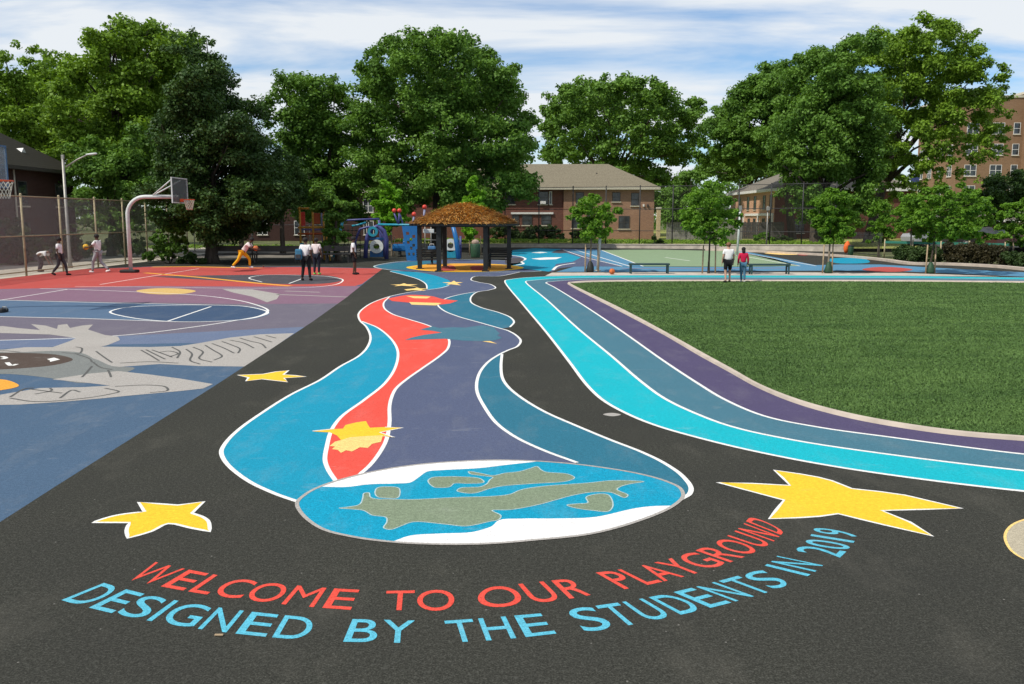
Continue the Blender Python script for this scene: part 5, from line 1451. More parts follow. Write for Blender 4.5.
# benches and table under the shelter
def park_bench(lab, loc, rz, L=1.15):
    t_ = thing('park_bench', loc, lab, 'bench', 'dark benches under the shelter', rz)
    mb = MB()
    for k in range(4): mb.bbox(-L/2, -.22+.11*k, .42, L/2, -.125+.11*k, .46, .012)
    mb.build('seat', M['dark_steel'], t_)
    mb = MB()
    for k in range(4): mb.bbox(-L/2, .23+.03*k, .52+.10*k, L/2, .26+.03*k, .60+.10*k, .01)
    mb.build('backrest', M['dark_steel'], t_)
    for s_ in (-1, 1):
        mb = MB(); x_ = s_*(L/2-.08)
        mb.beam((x_, -.2, 0), (x_, -.2, .62), .06); mb.beam((x_, .2, 0), (x_, .33, .92), .06); mb.beam((x_, -.22, .63), (x_, .26, .63), .06, .05); mb.build('leg', M['dark_steel'], t_)
park_bench('dark slatted bench under the left side of the thatched shelter', G(429, 268.2), R(12))
park_bench('dark slatted bench under the right side of the thatched shelter', G(499, 268.6), R(-14))
tb_ = thing('picnic_table', G(432, 264.5), 'small dark round table with a blue bag on it beside the left shelter bench', 'table')
mb = MB(); mb.tube([(0, 0, .68), (0, 0, .72)], .5, 20); mb.build('tabletop', M['dark_steel'], tb_)
mb = MB(); mb.tube([(0, 0, 0), (0, 0, .03), (0, 0, .05), (0, 0, .68)], [.3, .3, .06, .06], 14); mb.build('leg', M['dark_steel'], tb_)
bg_ = thing('bag', G(432, 264.5)+Vector((0, 0, .722)), 'blue bag resting on the small dark table under the shelter', 'bag')
mb = MB(); mb.bbox(-.2, -.12, 0, .2, .12, .24, .08); mb.build('body', plain('bag_blue', (.05, .16, .34), .7), bg_)
mb = MB(); mb.tube([(-.12, 0, .22), (-.1, 0, .34), (.1, 0, .34), (.12, 0, .22)], .014, 6); mb.build('strap', M['white'], bg_)

# ---------------- play equipment
M['play_blue'] = plain('play_blue', (.012, .125, .34), .35, var=.1)
M['play_teal'] = plain('play_teal', (.02, .26, .36), .4, var=.1)
M['play_violet'] = plain('play_violet', (.055, .06, .20), .45, var=.1)
M['play_yellow'] = plain('play_yellow', (.52, .27, .03), .45, var=.1)
M['play_orange'] = plain('play_orange', (.45, .09, .02), .45, var=.1)
M['play_red'] = plain('play_red', (.58, .05, .03), .4, var=.1)
M['play_white'] = plain('play_white', (.60, .62, .60), .5, var=.1)
M['play_grey'] = plain('play_greyblue', (.20, .22, .34), .45, var=.1)
def rel(o, u, v, Y): return A(u, v, Y) - Vector(o.location)
# climbing wall frame beside the shelter
Yc = 50.0
o = A(412, 262, Yc); o.z = 0
cf = thing('playground_climber', o, 'bright blue climbing frame with a perforated slanted wall left of the shelter', 'climbing frame')
pts = [(402, 226), (419, 226), (416.5, 261.4), (407, 261.4)]
mb = MB()
ring_ = [rel(cf, u, v, Yc) for u, v in pts]
nx, ny = 5, 12; holes = {(1, 2), (3, 3), (2, 4), (1, 5), (3, 6), (2, 7), (1, 9), (3, 9)}
def panel_pt(i, j):
    a = ring_[0].lerp(ring_[1], i/nx); b = ring_[3].lerp(ring_[2], i/nx); return a.lerp(b, j/ny)
for i in range(nx):
    for j in range(ny):
        if (i, j) in holes: continue
        q = [panel_pt(i, j), panel_pt(i+1, j), panel_pt(i+1, j+1), panel_pt(i, j+1)]
        vs = [p+Vector((0, -.05, 0)) for p in q] + [p+Vector((0, .05, 0)) for p in q]
        mb.add(vs, [(0, 3, 2, 1), (4, 5, 6, 7), (0, 1, 5, 4), (1, 2, 6, 5), (2, 3, 7, 6), (3, 0, 4, 7)])
mb.build('climbing_wall', M['play_blue'], cf)
mb = MB(); mb.tube([rel(cf, 404, 228, Yc), rel(cf, 400, 215, Yc+.3)], .05, 8); mb.tube([rel(cf, 420, 226, Yc), rel(cf, 421, 261, Yc)], .07, 8); mb.build('post', M['play_violet'], cf)
mb = MB(); mb.tube([rel(cf, 378, 224.5, Yc), rel(cf, 456, 225.5, Yc)], .06, 8); mb.build('top_rail', M['play_teal'], cf)
mb = MB(); mb.tube([rel(cf, 453, 226, Yc), rel(cf, 456, 238, Yc), rel(cf, 458.5, 258.5, Yc-.4)], [.12, .14, .13], 10); mb.build('leg', M['play_blue'], cf)
mb = MB(); mb.tube([rel(cf, 460.5, 236, Yc+.6), rel(cf, 460.5, 258, Yc+.6)], .06, 8); mb.build('post', M['play_violet'], cf)
for u, v in ((424.6, 207), (414, 214.2)):
    mb = MB(); mb.ball(rel(cf, u, v, Yc), .13, 16, 10); k = mb.build('finial', M['play_red'], cf)
    mb = MB(); mb.tube([rel(cf, u, v+2.5, Yc), rel(cf, u-1.5, 225, Yc)], .06, 8); mb.build('stem', M['play_grey'], k)
for u in (394.2, 399.4):
    mb = MB(); mb.ball(rel(cf, u, 210.6, Yc), .125, 16, 10); k = mb.build('finial', M['play_red'], cf)
    mb = MB(); mb.tube([rel(cf, u, 213, Yc), rel(cf, 398.5, 225, Yc)], .05, 8); mb.build('stem', M['play_violet'], k)
def disc(par, name, u, v, Y, r, m, hole=.45, t=.06):
    c0 = rel(par, u, v, Y); mb = MB(); n_ = 24; vs = []
    for yy_ in (-t/2, t/2):
        for rr in (r, r*hole):
            vs += [c0+Vector((rr*math.cos(2*math.pi*k/n_), yy_, rr*math.sin(2*math.pi*k/n_))) for k in range(n_)]
    fs = []
    for k in range(n_):
        k2 = (k+1) % n_
        fs += [(k, k2, n_+k2, n_+k), (2*n_+k2, 2*n_+k, 3*n_+k, 3*n_+k2), (k2, k, 2*n_+k, 2*n_+k2), (n_+k, n_+k2, 3*n_+k2, 3*n_+k)]
    mb.add(vs, fs); return mb.build(name, m, par)
disc(cf, 'ring_panel', 450.5, 245.4, Yc+.2, .38, M['play_white'])
mb = MB(); mb.bbox(*(rel(cf, 446.5, 258, Yc+.2)-Vector((0, .03, 0))), *(rel(cf, 456, 250, Yc+.2)+Vector((0, .03, 0))), .02); mb.build('side_panel', M['play_teal'], cf)
mb = MB()
for u in (425, 431, 437, 443): mb.tube([rel(cf, u, 226, Yc+.9), rel(cf, u, 258, Yc+.9)], .03, 6)
for v in (233, 240, 247): mb.tube([rel(cf, 425, v, Yc+.9), rel(cf, 437, v, Yc+.9)], .022, 6)
mb.build('ladder', M['galv'], cf)
mb = MB(); mb.bbox(*(rel(cf, 423, 233, Yc+.5)-Vector((0, .03, 0))), *(rel(cf, 434, 229, Yc+.5)+Vector((0, .03, 0))), .03); mb.build('roof_panel', M['play_white'], cf)

# arched climber with ring panel in the middle
Ya = 52.0
o = A(370, 259, Ya); o.z = 0
ac = thing('arch_climber', o, 'violet arched climber with round white and teal panels behind the boy in a white shirt', 'climbing frame')
mb = MB(); mb.tube([rel(ac, 386.5, 259, Ya)] + [rel(ac, u, v, Ya) for u, v in ((386.5, 240), (384, 231), (378, 226), (372, 228.5), (367.5, 236), (366, 246), (365.5, 258))], .13, 8); mb.build('arch', M['play_violet'], ac)
mb = MB(); mb.tube([rel(ac, u, v, Ya+.9) for u, v in ((355, 258), (355.5, 240), (360, 229), (368, 227), (378, 229), (384, 238), (385, 257))], .07, 8); mb.build('arch', M['play_violet'], ac)
disc(ac, 'ring_panel', 376.5, 246.5, Ya-.1, .40, M['play_white'])
disc(ac, 'ring_panel', 372.8, 231.5, Ya-.1, .30, M['play_teal'], .5)
mb = MB(); mb.bbox(*(rel(ac, 369, 240, Ya+.1)-Vector((0, .03, 0))), *(rel(ac, 384, 237.5, Ya+.1)+Vector((0, .03, 0))), .03); mb.bbox(*(rel(ac, 370, 257, Ya+.1)-Vector((0, .03, 0))), *(rel(ac, 383, 250.5, Ya+.1)+Vector((0, .03, 0))), .04); mb.build('panel', M['play_blue'], ac)
# monkey bars
mbk = thing('monkey_bars', (A(360, 257, 54).x, 54, 0), 'violet overhead monkey bars on slanted legs above the climbing nets', 'monkey bars')
for dy in (0, .8):
    mb = MB(); mb.tube([rel(mbk, u, v, 54+dy) for u, v in ((341, 220.6), (360, 219.6), (379, 219))], .06, 8); mb.build('beam', M['play_violet'], mbk)
mb = MB()
for k in range(9):
    a = rel(mbk, 342+4.5*k, 220.6-.2*k, 54); mb.tube([a, a+Vector((0, .8, 0))], .022, 6)
mb.build('rungs', M['play_grey'], mbk)
for u0, u1 in ((343, 333.5), (379, 383)):
    mb = MB(); mb.tube([rel(mbk, u0, 220, 54), rel(mbk, u1, 257, 54)], .08, 8); mb.build('leg', M['play_teal' if u0 < 350 else 'play_violet'], mbk)
mb = MB(); mb.tube([rel(mbk, u, v, 54.4) for u, v in ((352, 226), (358, 225), (366, 222.5))], .06, 8); mb.build('hand_rail', M['play_teal'], mbk)
# rope net between
nt_ = thing('climbing_net', (A(352, 258, 53).x, 53, 0), 'climbing net of ropes and pale beads behind the boy in the dark shorts', 'climbing net')
mb = MB(); bd = MB()
for u in (344, 348, 352, 356, 360): mb.tube([rel(nt_, u, 226, 53), rel(nt_, u+.5, 258, 53)], .02, 6)
for k in range(6):
    v = 230+5*k; mb.tube([rel(nt_, 344, v, 53), rel(nt_, 360, v+.6, 53)], .02, 6)
    for u in (344, 348, 352, 356, 360): bd.ball(rel(nt_, u, v+.3, 53), .05, 8, 6)
nb = len(mb.v); mb.v += bd.v; mb.f += [[nb+i for i in f] for f in bd.f]; mb.sm += bd.sm; mb.mi += [1]*len(bd.f)
mb.build('beaded_rope', [M['dark_steel'], M['play_white']], nt_)
# yellow tower on the left
Yt = 51.0
tt = thing('climbing_tower', (A(310, 263, Yt).x, Yt, 0), 'orange and yellow play tower half hidden by leaves behind the two boys', 'play tower')
for u in (299.5, 312.5, 323):
    mb = MB(); mb.tube([rel(tt, u, 207, Yt), Vector((rel(tt, u, 207, Yt).x, 0, 0))], .06, 8); mb.build('post', M['play_yellow'], tt)
for v, m in ((208.6, 'play_yellow'), (227.6, 'play_yellow'), (234, 'play_orange')):
    mb = MB(); mb.tube([rel(tt, 298, v, Yt), rel(tt, 325 if v < 230 else 322, v-.4, Yt)], .06, 8); mb.build('rail', M[m], tt)
for u0, v0, u1, v1, m in ((300.5, 212, 305, 226, 'play_red'), (314, 213, 320, 224, 'play_orange')):
    mb = MB(); mb.bbox(*(rel(tt, u0, v1, Yt+.1)-Vector((0, .03, 0))), *(rel(tt, u1, v0, Yt+.1)+Vector((0, .03, 0))), .03); mb.build('panel', M[m], tt)
mb = MB(); mb.box(*(rel(tt, 299, 230.4, Yt)), *(rel(tt, 323, 229.2, Yt)+Vector((0, 1.4, 0)))); mb.build('deck', M['play_violet'], tt)
mb = MB(); mb.tube([rel(tt, 323, 233, Yt-.1), rel(tt, 325.5, 250, Yt-.4), rel(tt, 326.5, 265.5, Yt-.8)], .05, 8); mb.tube([rel(tt, 326, 233, Yt-.1), rel(tt, 331, 265.5, Yt-.8)], .05, 8); mb.build('fire_pole', M['play_yellow'], tt)
mb = MB(); mb.bbox(*(rel(tt, 300.5, 262, Yt-.3)-Vector((0, .05, 0))), *(rel(tt, 304.5, 243, Yt-.3)+Vector((0, .05, 0))), .03); mb.build('slide_panel', M['play_teal'], tt)
# tall leaning mast with panel
ms_ = thing('shade_mast', (A(324, 262, 53).x, 53, 0), 'tall grey blue mast with a small tilted panel rising above the yellow tower', 'mast')
mb = MB(); mb.tube([(0, 0, 0), rel(ms_, 322.5, 224, 53), rel(ms_, 321.5, 207, 53), rel(ms_, 317, 191, 53)], [.09, .08, .07, .06], 10); mb.build('post', M['play_grey'], ms_)
mb = MB(); a = rel(ms_, 312, 188, 53); b = rel(ms_, 320, 190, 53); mb.beam(a, b, .5, .12); mb.build('panel', M['play_grey'], ms_)

# toy tractor etc: low blue riders behind the arches
rd = thing('spring_rider', (A(400, 258, 55).x, 55, 0), 'small blue spring rider on the ground left of the blue climbing wall', 'spring rider')
mb = MB(); mb.bbox(-.45, -.16, .35, .45, .16, .8, .1); mb.bbox(.2, -.1, .75, .42, .1, 1.1, .06); mb.build('body', M['play_blue'], rd)
mb = MB(); mb.tube([(.1*math.cos(a), .1*math.sin(a), .36*a/(8*math.pi)) for a in np.linspace(0, 8*math.pi, 60)], .022, 6); mb.build('spring', M['dark_steel'], rd)
mb = MB(); mb.tube([(.28, -.2, .95), (.28, .2, .95)], .02, 6); mb.build('handle', M['play_white'], rd)
bs_ = thing('bin', (A(475.5, 256, 54).x, 54, 0), 'dark green litter bin heaped with a pale sack behind the shelter', 'litter bin')
mb = MB(); mb.tube([(0, 0, 0), (0, 0, .05), (0, 0, .8), (0, 0, .84)], [.26, .28, .31, .28], 16); mb.build('barrel', M['bag_green'], bs_)
mb = MB(); mb.ball((0, 0, .92), .24, 14, 10, (1, .9, .8)); mb.build('sack', plain('sack', (.32, .23, .18), .8, var=.3), bs_)
# orange parasol and bin by the wall on the right
gq = G(846, 255)
op = thing('orange_item', gq, 'bright orange upright parasol leaning before the far low wall', 'item')  # upright orange item of unclear kind, modelled as folded cloth on a pole
mb = MB(); mb.tube([(-.03, 0, .12), (-.02, 0, .2), (.0, 0, .45), (.06, 0, .72), (.07, 0, .86), (.06, 0, .92)], [.03, .12, .19, .17, .09, .02], 10); mb.build('cloth_body', plain('orange_cloth', (.72, .13, .02), .7, var=.25, scale=5), op)
mb = MB(); mb.tube([(-.05, 0, 0), (.07, 0, 1.0)], .018, 6); mb.build('pole', M['galv'], op)
gq = G(850.5, 255.4)
bn = thing('bin', gq, 'dark green bin standing right of the orange upright parasol', 'litter bin')
mb = MB(); mb.tube([(0, 0, 0), (0, 0, .04), (0, 0, .55), (0, 0, .6)], [.14, .16, .19, .17], 14); mb.build('barrel', M['bag_green'], bn)
mb = MB(); mb.tube([(0, 0, .602), (0, 0, .64), (0, 0, .68)], [.2, .19, .06], 14); mb.build('lid', M['black_pad'], bn)

# dark benches in the shade at the left
def slab_bench(lab, u, v, L, rz=0):
    t_ = thing('slab_bench', G(u, v), lab, 'bench', 'dark benches in the tree shade', rz)
    mb = MB(); mb.bbox(-L/2, -.25, .42, L/2, .25, .5, .02); mb.build('seat', M['dark_trim'], t_)
    mb = MB(); mb.bbox(-L/2, .24, .6, L/2, .29, .9, .02); mb.build('backrest', M['dark_trim'], t_)
    for s_ in (-1, 1):
        mb = MB(); x_ = s_*(L/2-.2); mb.beam((x_, -.18, 0), (x_, -.18, .42), .07); mb.beam((x_, .2, 0), (x_, .27, .88), .07); mb.build('leg', M['dark_trim'], t_)
slab_bench('dark bench in tree shade behind the player in yellow trousers', 233, 262.5, 2.4)
slab_bench('dark bench in tree shade between the yellow player and the two boys', 276, 262.5, 2.6)
slab_bench('dark bench in tree shade directly left of the climbing arches', 338, 262.5, 1.6)

# parked cars beyond the right hand fence
def car(lab, loc, rz, col):
    t_ = thing('parked_car', loc, lab, 'car', 'cars parked along the street at the right', rz)
    prof_ = [(-2.15, .45), (-2.2, .75), (-2.05, .95), (-1.45, 1.0), (-.85, 1.42), (.55, 1.45), (1.25, 1.0), (2.0, .88), (2.2, .65), (2.15, .42)]
    def ext(pr_, w0, w1):
        n_ = len(pr_); vs = [(x_, -(w0 if z_ < 1.1 else w1), z_) for x_, z_ in pr_] + [(x_, (w0 if z_ < 1.1 else w1), z_) for x_, z_ in pr_]
        fs = [tuple(range(n_)), tuple(range(2*n_-1, n_-1, -1))] + [(i, n_+i, n_+(i+1) % n_, (i+1) % n_) for i in range(n_)]
        return vs, fs
    mb = MB(); mb.add(*ext(prof_, .88, .68)); mb.build('body', plain('car_paint', col, .25, .1, var=.04, spec=.6), t_)
    mb = MB()
    for s_ in (-1, 1):
        mb.add([(-1.3, s_*.888, 1.02), (1.05, s_*.888, 1.02), (.48, s_*.70, 1.40), (-.78, s_*.70, 1.38)], [(0, 1, 2, 3)])
    mb.add([(.62, -.62, 1.425), (.62, .62, 1.425), (1.2, .78, 1.05), (1.2, -.78, 1.05)], [(0, 1, 2, 3)]); mb.add([(-.93, -.62, 1.40), (-.93, .62, 1.40), (-1.44, .78, 1.03), (-1.44, -.78, 1.03)], [(0, 1, 2, 3)])
    mb.build('window', M['glass'], t_)
    for x_ in (-1.35, 1.35):
        for s_ in (-1, 1):
            mb = MB(); mb.tube([(x_, s_*.70, .32), (x_, s_*.90, .32)], .32, 18); w_ = mb.build('wheel', M['black_pad'], t_)
            mb = MB(); mb.tube([(x_, s_*.901, .32), (x_, s_*.91, .32)], .19, 12); mb.build('rim', M['galv'], w_)
    for s_ in (-1, 1):
        mb = MB(); mb.bbox(2.12, s_*.62-.16, .62, 2.21, s_*.62+.16, .76, .02); mb.build('headlight', M['play_white'], t_)
car('pale grey car parked behind the street fence by the darkest young tree', (A(936, 252, 62).x, 62, .36), R(8), (.35, .36, .37))
car('dark car parked behind the brown hedge at the right', (A(975, 252, 60).x, 60, .36), R(10), (.05, .045, .045))
car('dark red car parked behind the green railed fence at the right edge', (A(1015, 252, 57).x, 57, .36), R(12), (.09, .03, .03))

# ============================================================ PEOPLE
M['skin_dark'] = plain('skin_dark', (.085, .042, .026), .6, var=.1)
M['skin_brown'] = plain('skin_brown', (.20, .10, .062), .6, var=.1)
M['skin_light'] = plain('skin_light', (.46, .27, .19), .6, var=.1)
M['hair_black'] = plain('hair_black', (.012, .010, .009), .8, var=.3, scale=20)
M['hair_brown'] = plain('hair_brown', (.19, .09, .045), .8, var=.3, scale=20)
def cloth(n_, c_): return M.setdefault(n_, plain(n_, c_, .85, var=.12, scale=9, spec=.1))
def skin_graph(name, verts, edges, radii, mat, parent, sub=2, root=0):
    me = bpy.data.meshes.new(name); me.from_pydata([tuple(v) for v in verts], edges, []); me.update()
    o = bpy.data.objects.new(name+'_tmp', me); C.objects.link(o)
    m1 = o.modifiers.new('s', 'SKIN'); m1.use_smooth_shade = True
    for i, r_ in enumerate(radii):
        sv = me.skin_vertices[0].data[i]; sv.radius = (r_, r_) if not isinstance(r_, tuple) else r_; sv.use_root = (i == root)
    m2 = o.modifiers.new('u', 'SUBSURF'); m2.levels = sub; m2.render_levels = sub
    bpy.context.view_layer.update()
    nm = bpy.data.meshes.new_from_object(o.evaluated_get(bpy.context.evaluated_depsgraph_get()))
    bpy.data.objects.remove(o); bpy.data.meshes.remove(me); nm.name = name
    for p in nm.polygons: p.use_smooth = True
    return link(name, nm, mat, parent)
BASE = dict(pelvis=(0, 0, .95), waist=(0, 0, 1.09), chest=(0, -.01, 1.30), neckb=(0, -.015, 1.46), neck=(0, 0, 1.52), head=(0, .025, 1.63), crown=(0, .01, 1.70),
    shL=(-.18, -.01, 1.41), elL=(-.235, -.03, 1.15), wrL=(-.245, .05, .92), haL=(-.245, .075, .84), shR=(.18, -.01, 1.41), elR=(.235, -.03, 1.15), wrR=(.245, .05, .92), haR=(.245, .075, .84),
    hiL=(-.10, 0, .91), knL=(-.11, .02, .50), anL=(-.115, -.03, .085), toL=(-.13, .13, .035), hiR=(.10, 0, .91), knR=(.11, .02, .50), anR=(.115, -.03, .085), toR=(.13, .13, .035))
def person(label, loc, yaw, H, pose, skin, hair, top, bottom, shoes, shorts=False, sleeve='short', top_name='shirt', build=1.0, hair_long=False, group=None):
    t_ = thing('person', loc, label, 'person', group, yaw)
    k = H/1.76
    J = {a: Vector(b)*k for a, b in {**BASE, **pose}.items()}
    b_ = k*build
    names, idx, V_, R_, E_ = list(), {}, [], [], []
    def add(nm, p, r_):
        idx[nm] = len(V_); V_.append(p); R_.append(r_)
    RB = dict(pelvis=.125, waist=.115, chest=.135, neckb=.075, neck=.052, head=.088, crown=.072, sh=.062, el=.042, wr=.031, ha=.036, hi=.092, kn=.057, an=.04, to=.036)
    for nm, p in J.items():
        r_ = RB.get(nm, RB.get(nm[:2], .05)); add(nm, p, r_*(b_ if nm in ('pelvis', 'waist', 'chest') else k))
    ch = [('pelvis', 'waist'), ('waist', 'chest'), ('chest', 'neckb'), ('neckb', 'neck'), ('neck', 'head'), ('head', 'crown')]
    for s in 'LR': ch += [('chest', 'sh'+s), ('sh'+s, 'el'+s), ('el'+s, 'wr'+s), ('wr'+s, 'ha'+s), ('pelvis', 'hi'+s), ('hi'+s, 'kn'+s), ('kn'+s, 'an'+s), ('an'+s, 'to'+s)]
    E_ = [(idx[a], idx[b]) for a, b in ch]
    # nose and ears grow out of the head
    up = (J['crown']-J['neck']).normalized(); fw = pose.get('face', Vector((0, 1, 0))); fw = (Vector(fw) - up*Vector(fw).dot(up)).normalized(); sd_ = fw.cross(up)
    hc = J['head']
    for nm, p, r_ in (('nose', hc+fw*.105*k, .014*k), ('earL', hc-sd_*.092*k, .02*k), ('earR', hc+sd_*.092*k, .02*k)):
        add(nm, p, r_); E_.append((idx['head'], idx[nm]))
    body = skin_graph('body', V_, E_, R_, M[skin], t_, 2)
    # fingers: four fingers and a side thumb per hand, merged into the body mesh
    mb = MB()
    for s, sg in (('L', -1), ('R', 1)):
        d = (J['ha'+s]-J['wr'+s]).normalized(); n_ = d.cross(Vector((sg, .2, .1))).normalized(); q = n_.cross(d).normalized()
        for i, L_ in enumerate((.062, .075, .07, .055)):
            a = J['ha'+s] + n_*(.016*(i-1.5))*k*1.1 + d*.018*k
            b = a + d*L_*.55*k; c0 = b + (d*.8-q*sg*.5).normalized()*L_*.5*k
            mb.tube([a, b, c0], [.0085*k, .008*k, .006*k], 6)
        a = J['wr'+s].lerp(J['ha'+s], .6) + n_*.028*k*1.0
        mb.tube([a, a+(d+n_*.9).normalized()*.035*k, a+(d+n_*.3).normalized()*.065*k], [.011*k, .010*k, .007*k], 6)
    bm = bmesh.new(); bm.from_mesh(body.data)
    tmp = bpy.data.meshes.new('t'); tmp.from_pydata(mb.v, [], mb.f); bm.from_mesh(tmp); bm.to_mesh(body.data); bm.free(); bpy.data.meshes.remove(tmp)
    for p in body.data.polygons: p.use_smooth = True
    # hair
    hm = MB()
    hm.ball(hc + up*.035*k - fw*.018*k, .112*k, 18, 12, (.94, 1.0, .92))
    if hair_long: hm.ball(hc - fw*.07*k - up*.09*k, .09*k, 14, 10, (1, .7, 1.5))
    hm.build('hair', M[hair], t_)
    # top
    def garment(name, chain, mat, root=0):
        nm, vs, rs, es = {}, [], [], []
        for a, pa, ra in chain['v']: nm[a] = len(vs); vs.append(pa); rs.append(ra)
        es = [(nm[a], nm[b]) for a, b in chain['e']]
        return skin_graph(name, vs, es, rs, mat, t_, 2, root)
    hem = J['pelvis'].lerp(J['waist'], .1)
    v = [('hem', hem, .148*b_), ('waist', J['waist'], .138*b_), ('chest', J['chest'], .158*b_), ('neckb', J['neckb'], .075*k)]
    e = [('hem', 'waist'), ('waist', 'chest'), ('chest', 'neckb')]
    for s in 'LR':
        v += [('sh'+s, J['sh'+s], .078*k)]
        e += [('chest', 'sh'+s)]
        if sleeve == 'short':
            v += [('m'+s, J['sh'+s].lerp(J['el'+s], .72), .066*k)]; e += [('sh'+s, 'm'+s)]
        else:
            v += [('el'+s, J['el'+s], .058*k), ('wr'+s, J['el'+s].lerp(J['wr'+s], .93), .044*k)]; e += [('sh'+s, 'el'+s), ('el'+s, 'wr'+s)]
    garment(top_name, dict(v=v, e=e), top)
    v = [('p', J['pelvis'], .140*b_)]; e = []
    for s in 'LR':
        v += [('h'+s, J['hi'+s], .108*k), ('k'+s, J['kn'+s] if not shorts else J['hi'+s].lerp(J['kn'+s], .92), (.072 if not shorts else .088)*k)]
        e += [('p', 'h'+s), ('h'+s, 'k'+s)]
        if not shorts: v += [('a'+s, J['kn'+s].lerp(J['an'+s], .93), .056*k)]; e += [('k'+s, 'a'+s)]
    garment('shorts' if shorts else 'trousers', dict(v=v, e=e), bottom)
    for s in 'LR':
        heel = J['an'+s] + Vector((0, -.04*k, -.035*k)); toe = J['to'+s]+Vector((0, .02*k, 0))
        mid = heel.lerp(toe, .5) + Vector((0, 0, .015*k))
        skin_graph('shoe', [J['an'+s], heel, mid, toe], [(0, 1), (1, 2), (2, 3)], [.05*k, .048*k, .052*k, .042*k], shoes, t_, 2)
    return t_
WH = cloth('cloth_white', (.74, .73, .72)); PK = cloth('cloth_pinkwhite', (.70, .60, .58)); BK = cloth('cloth_black', (.018, .018, .02)); NV = cloth('cloth_navy', (.02, .024, .035))
YL = cloth('cloth_yellow', (.72, .38, .02)); GY = cloth('cloth_grey', (.30, .31, .32)); DG = cloth('cloth_dark', (.05, .05, .055)); DN = cloth('cloth_denim', (.07, .17, .26)); MG = cloth('cloth_magenta', (.55, .02, .07))
SW = cloth('shoe_white', (.72, .70, .68)); SB = cloth('shoe_black', (.02, .02, .022)); SG = cloth('shoe_green', (.16, .60, .12))
Rr = lambda d: R(d)
# yaw: the figure faces +y when 0, turned counter-clockwise
pl_ = G(243, 268.4)
lean = dict(pelvis=(0, .0, .80), waist=(0, .13, .92), chest=(0, .27, 1.10), neckb=(0, .37, 1.23), neck=(0, .41, 1.28), head=(0, .48, 1.37), crown=(0, .49, 1.44),
    shL=(-.18, .33, 1.19), elL=(-.20, .50, .98), wrL=(-.10, .72, .93), haL=(-.08, .80, .92), shR=(.18, .33, 1.19), elR=(.22, .52, .97), wrR=(.10, .73, .93), haR=(.08, .81, .92),
    hiL=(-.10, .02, .77), knL=(-.12, .30, .46), anL=(-.12, .30, .085), toL=(-.13, .46, .035), hiR=(.10, -.02, .77), knR=(.12, -.18, .42), anR=(.13, -.48, .11), toR=(.14, -.34, .035), face=(0, 1, .1))
person('player in yellow trousers and white shirt bending forward to dribble', pl_, Rr(-90), 1.74, lean, 'skin_dark', 'hair_black', PK, YL, SW)
ball('orange basketball in the hands of the player in yellow trousers', G(257, 268.4)+Vector((-.02, -.0, .97)), (.52, .14, .04))
person('boy in white shirt and black trousers with a backpack standing on the far key', G(306.5, 280.6), Rr(-8), 1.66, dict(knL=(-.13, .02, .50), anL=(-.17, -.03, .085), toL=(-.19, .12, .035), anR=(.17, -.03, .085), toR=(.2, .12, .035), knR=(.13, .02, .5)), 'skin_dark', 'hair_black', WH, BK, SB)
person('boy in pale shirt, dark trousers and lime green shoes right of the backpack boy', G(317, 274.6), Rr(-12), 1.56, dict(), 'skin_dark', 'hair_black', PK, NV, SG)
person('boy in white shirt and dark knee shorts standing alone at the court corner', G(354, 274.6), Rr(-75), 1.62, dict(anL=(-.1, .08, .085), toL=(-.1, .24, .035), knL=(-.1, .08, .5)), 'skin_dark', 'hair_black', WH, BK, SB, shorts=True)
bp = thing('backpack', G(304, 280.6)+Vector((-.14, -.12, .82)), 'blue grey backpack hanging at the side of the boy in black trousers', 'backpack')
mb = MB(); mb.bbox(-.13, -.09, 0, .13, .09, .40, .06); mb.build('body', cloth('cloth_blue', (.05, .16, .26)), bp); mb = MB(); mb.bbox(-.10, -.13, .04, .10, -.085, .2, .02); mb.build('pocket', DG, bp)
# couple walking away over the turf edge
cg = 'couple walking along the turf edge'
person('man in white shirt and black shorts walking away along the turf edge', G(727.5, 282.6)+Vector((0, 0, .0)), Rr(3), 1.5, dict(anL=(-.12, -.12, .10), toL=(-.13, .03, .04), knL=(-.11, .0, .5), anR=(.12, .10, .085), toR=(.14, .26, .035), knR=(.11, .1, .5)), 'skin_light', 'hair_brown', WH, BK, SB, shorts=True, build=1.3)
person('girl in magenta hooded top, jeans and white shoes beside the man in shorts', G(742.5, 282.2), Rr(-4), 1.32, dict(anL=(-.05, .08, .085), toL=(-.06, .22, .035), anR=(.07, -.08, .09), toR=(.09, .05, .035), knL=(-.07, .07, .5), knR=(.08, 0, .5)), 'skin_brown', 'hair_black', MG, DN, SW, sleeve='long', top_name='hooded_top', hair_long=True)
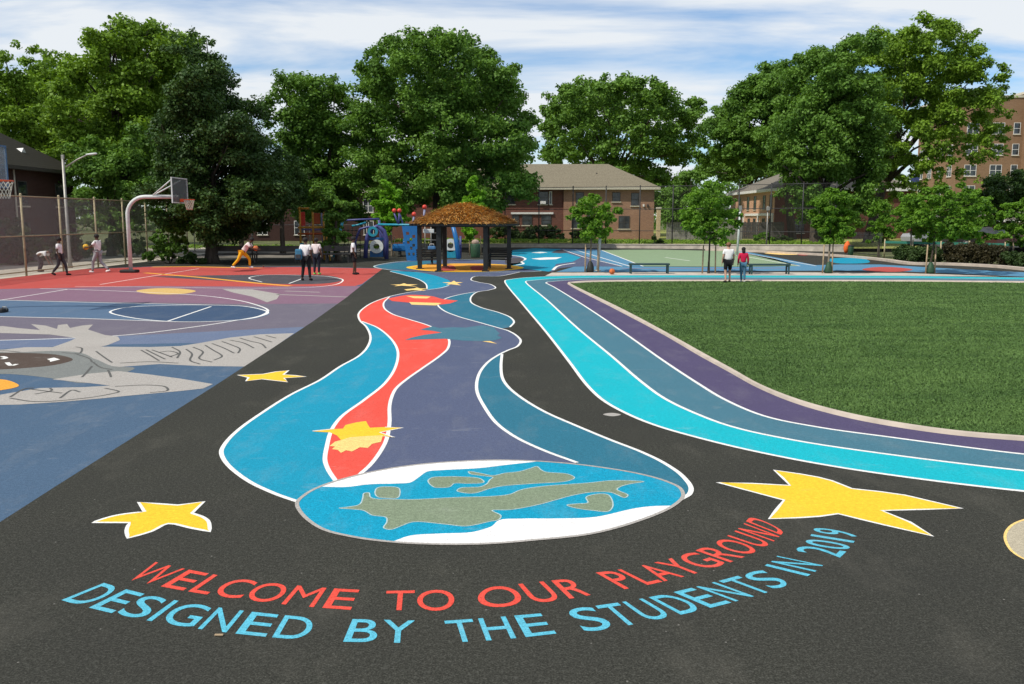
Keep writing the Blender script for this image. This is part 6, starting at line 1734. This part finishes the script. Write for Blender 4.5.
# three beyond the fence
gx = lambda u, v: G(u, v)
w1 = gx(61, 275.4); w1.z = -.02
stride = dict(anL=(-.1, .24, .085), toL=(-.1, .40, .05), knL=(-.1, .20, .5), anR=(.1, -.32, .16), toR=(.1, -.2, .05), knR=(.1, -.05, .5))
person('walker in white shirt and dark trousers beyond the fence beside the lamp post', w1, Rr(-80), 1.62, stride, 'skin_dark', 'hair_black', WH, DG, SB)
w2 = gx(99, 272.4); w2.z = -.02
reach = {**stride, **dict(elL=(-.24, .16, 1.2), wrL=(-.2, .38, 1.16), haL=(-.19, .46, 1.15), elR=(.24, .16, 1.2), wrR=(.2, .38, 1.16), haR=(.19, .46, 1.15), anR=(.12, -.42, .14), toR=(.12, -.28, .05))}
person('walker in white shirt and grey trousers beyond the fence holding a yellow ball', w2, Rr(82), 1.72, reach, 'skin_dark', 'hair_black', WH, GY, SW)
ball('yellow ball held by the walker in grey trousers beyond the fence', w2+Vector((-.53, .04, 1.15)), (.62, .36, .03), .13)
w3 = gx(40, 271.5); w3.z = -.02
bend = dict(pelvis=(0, -.1, .78), waist=(0, .06, .90), chest=(0, .26, .96), neckb=(0, .40, .98), neck=(0, .45, .99), head=(0, .55, 1.0), crown=(0, .60, 1.03), shL=(-.18, .34, .96), elL=(-.2, .42, .70), wrL=(-.16, .52, .50), haL=(-.15, .55, .43), shR=(.18, .34, .96), elR=(.2, .42, .7), wrR=(.16, .52, .5), haR=(.15, .55, .43), hiL=(-.1, -.08, .75), hiR=(.1, -.08, .75), knL=(-.11, .1, .44), knR=(.11, .1, .44), face=(0, .2, -1))
person('stooping figure in white shirt and dark trousers beyond the fence at the left', w3, Rr(-85), 1.6, bend, 'skin_brown', 'hair_black', WH, DG, SB)
# small litter on the near asphalt
lt = thing('litter', G(219, 635.5, .004), 'tiny pale scrap of litter on the asphalt just below the blue letter N', 'litter')
mb = MB(); mb.bbox(-.025, -.008, 0, .025, .008, .008, .002); mb.build('scrap', M['stake'], lt)
for o in bpy.data.objects:
    if o.type == 'EMPTY' and o.parent is None and o.name.startswith('running_track'): o['kind'] = 'structure'
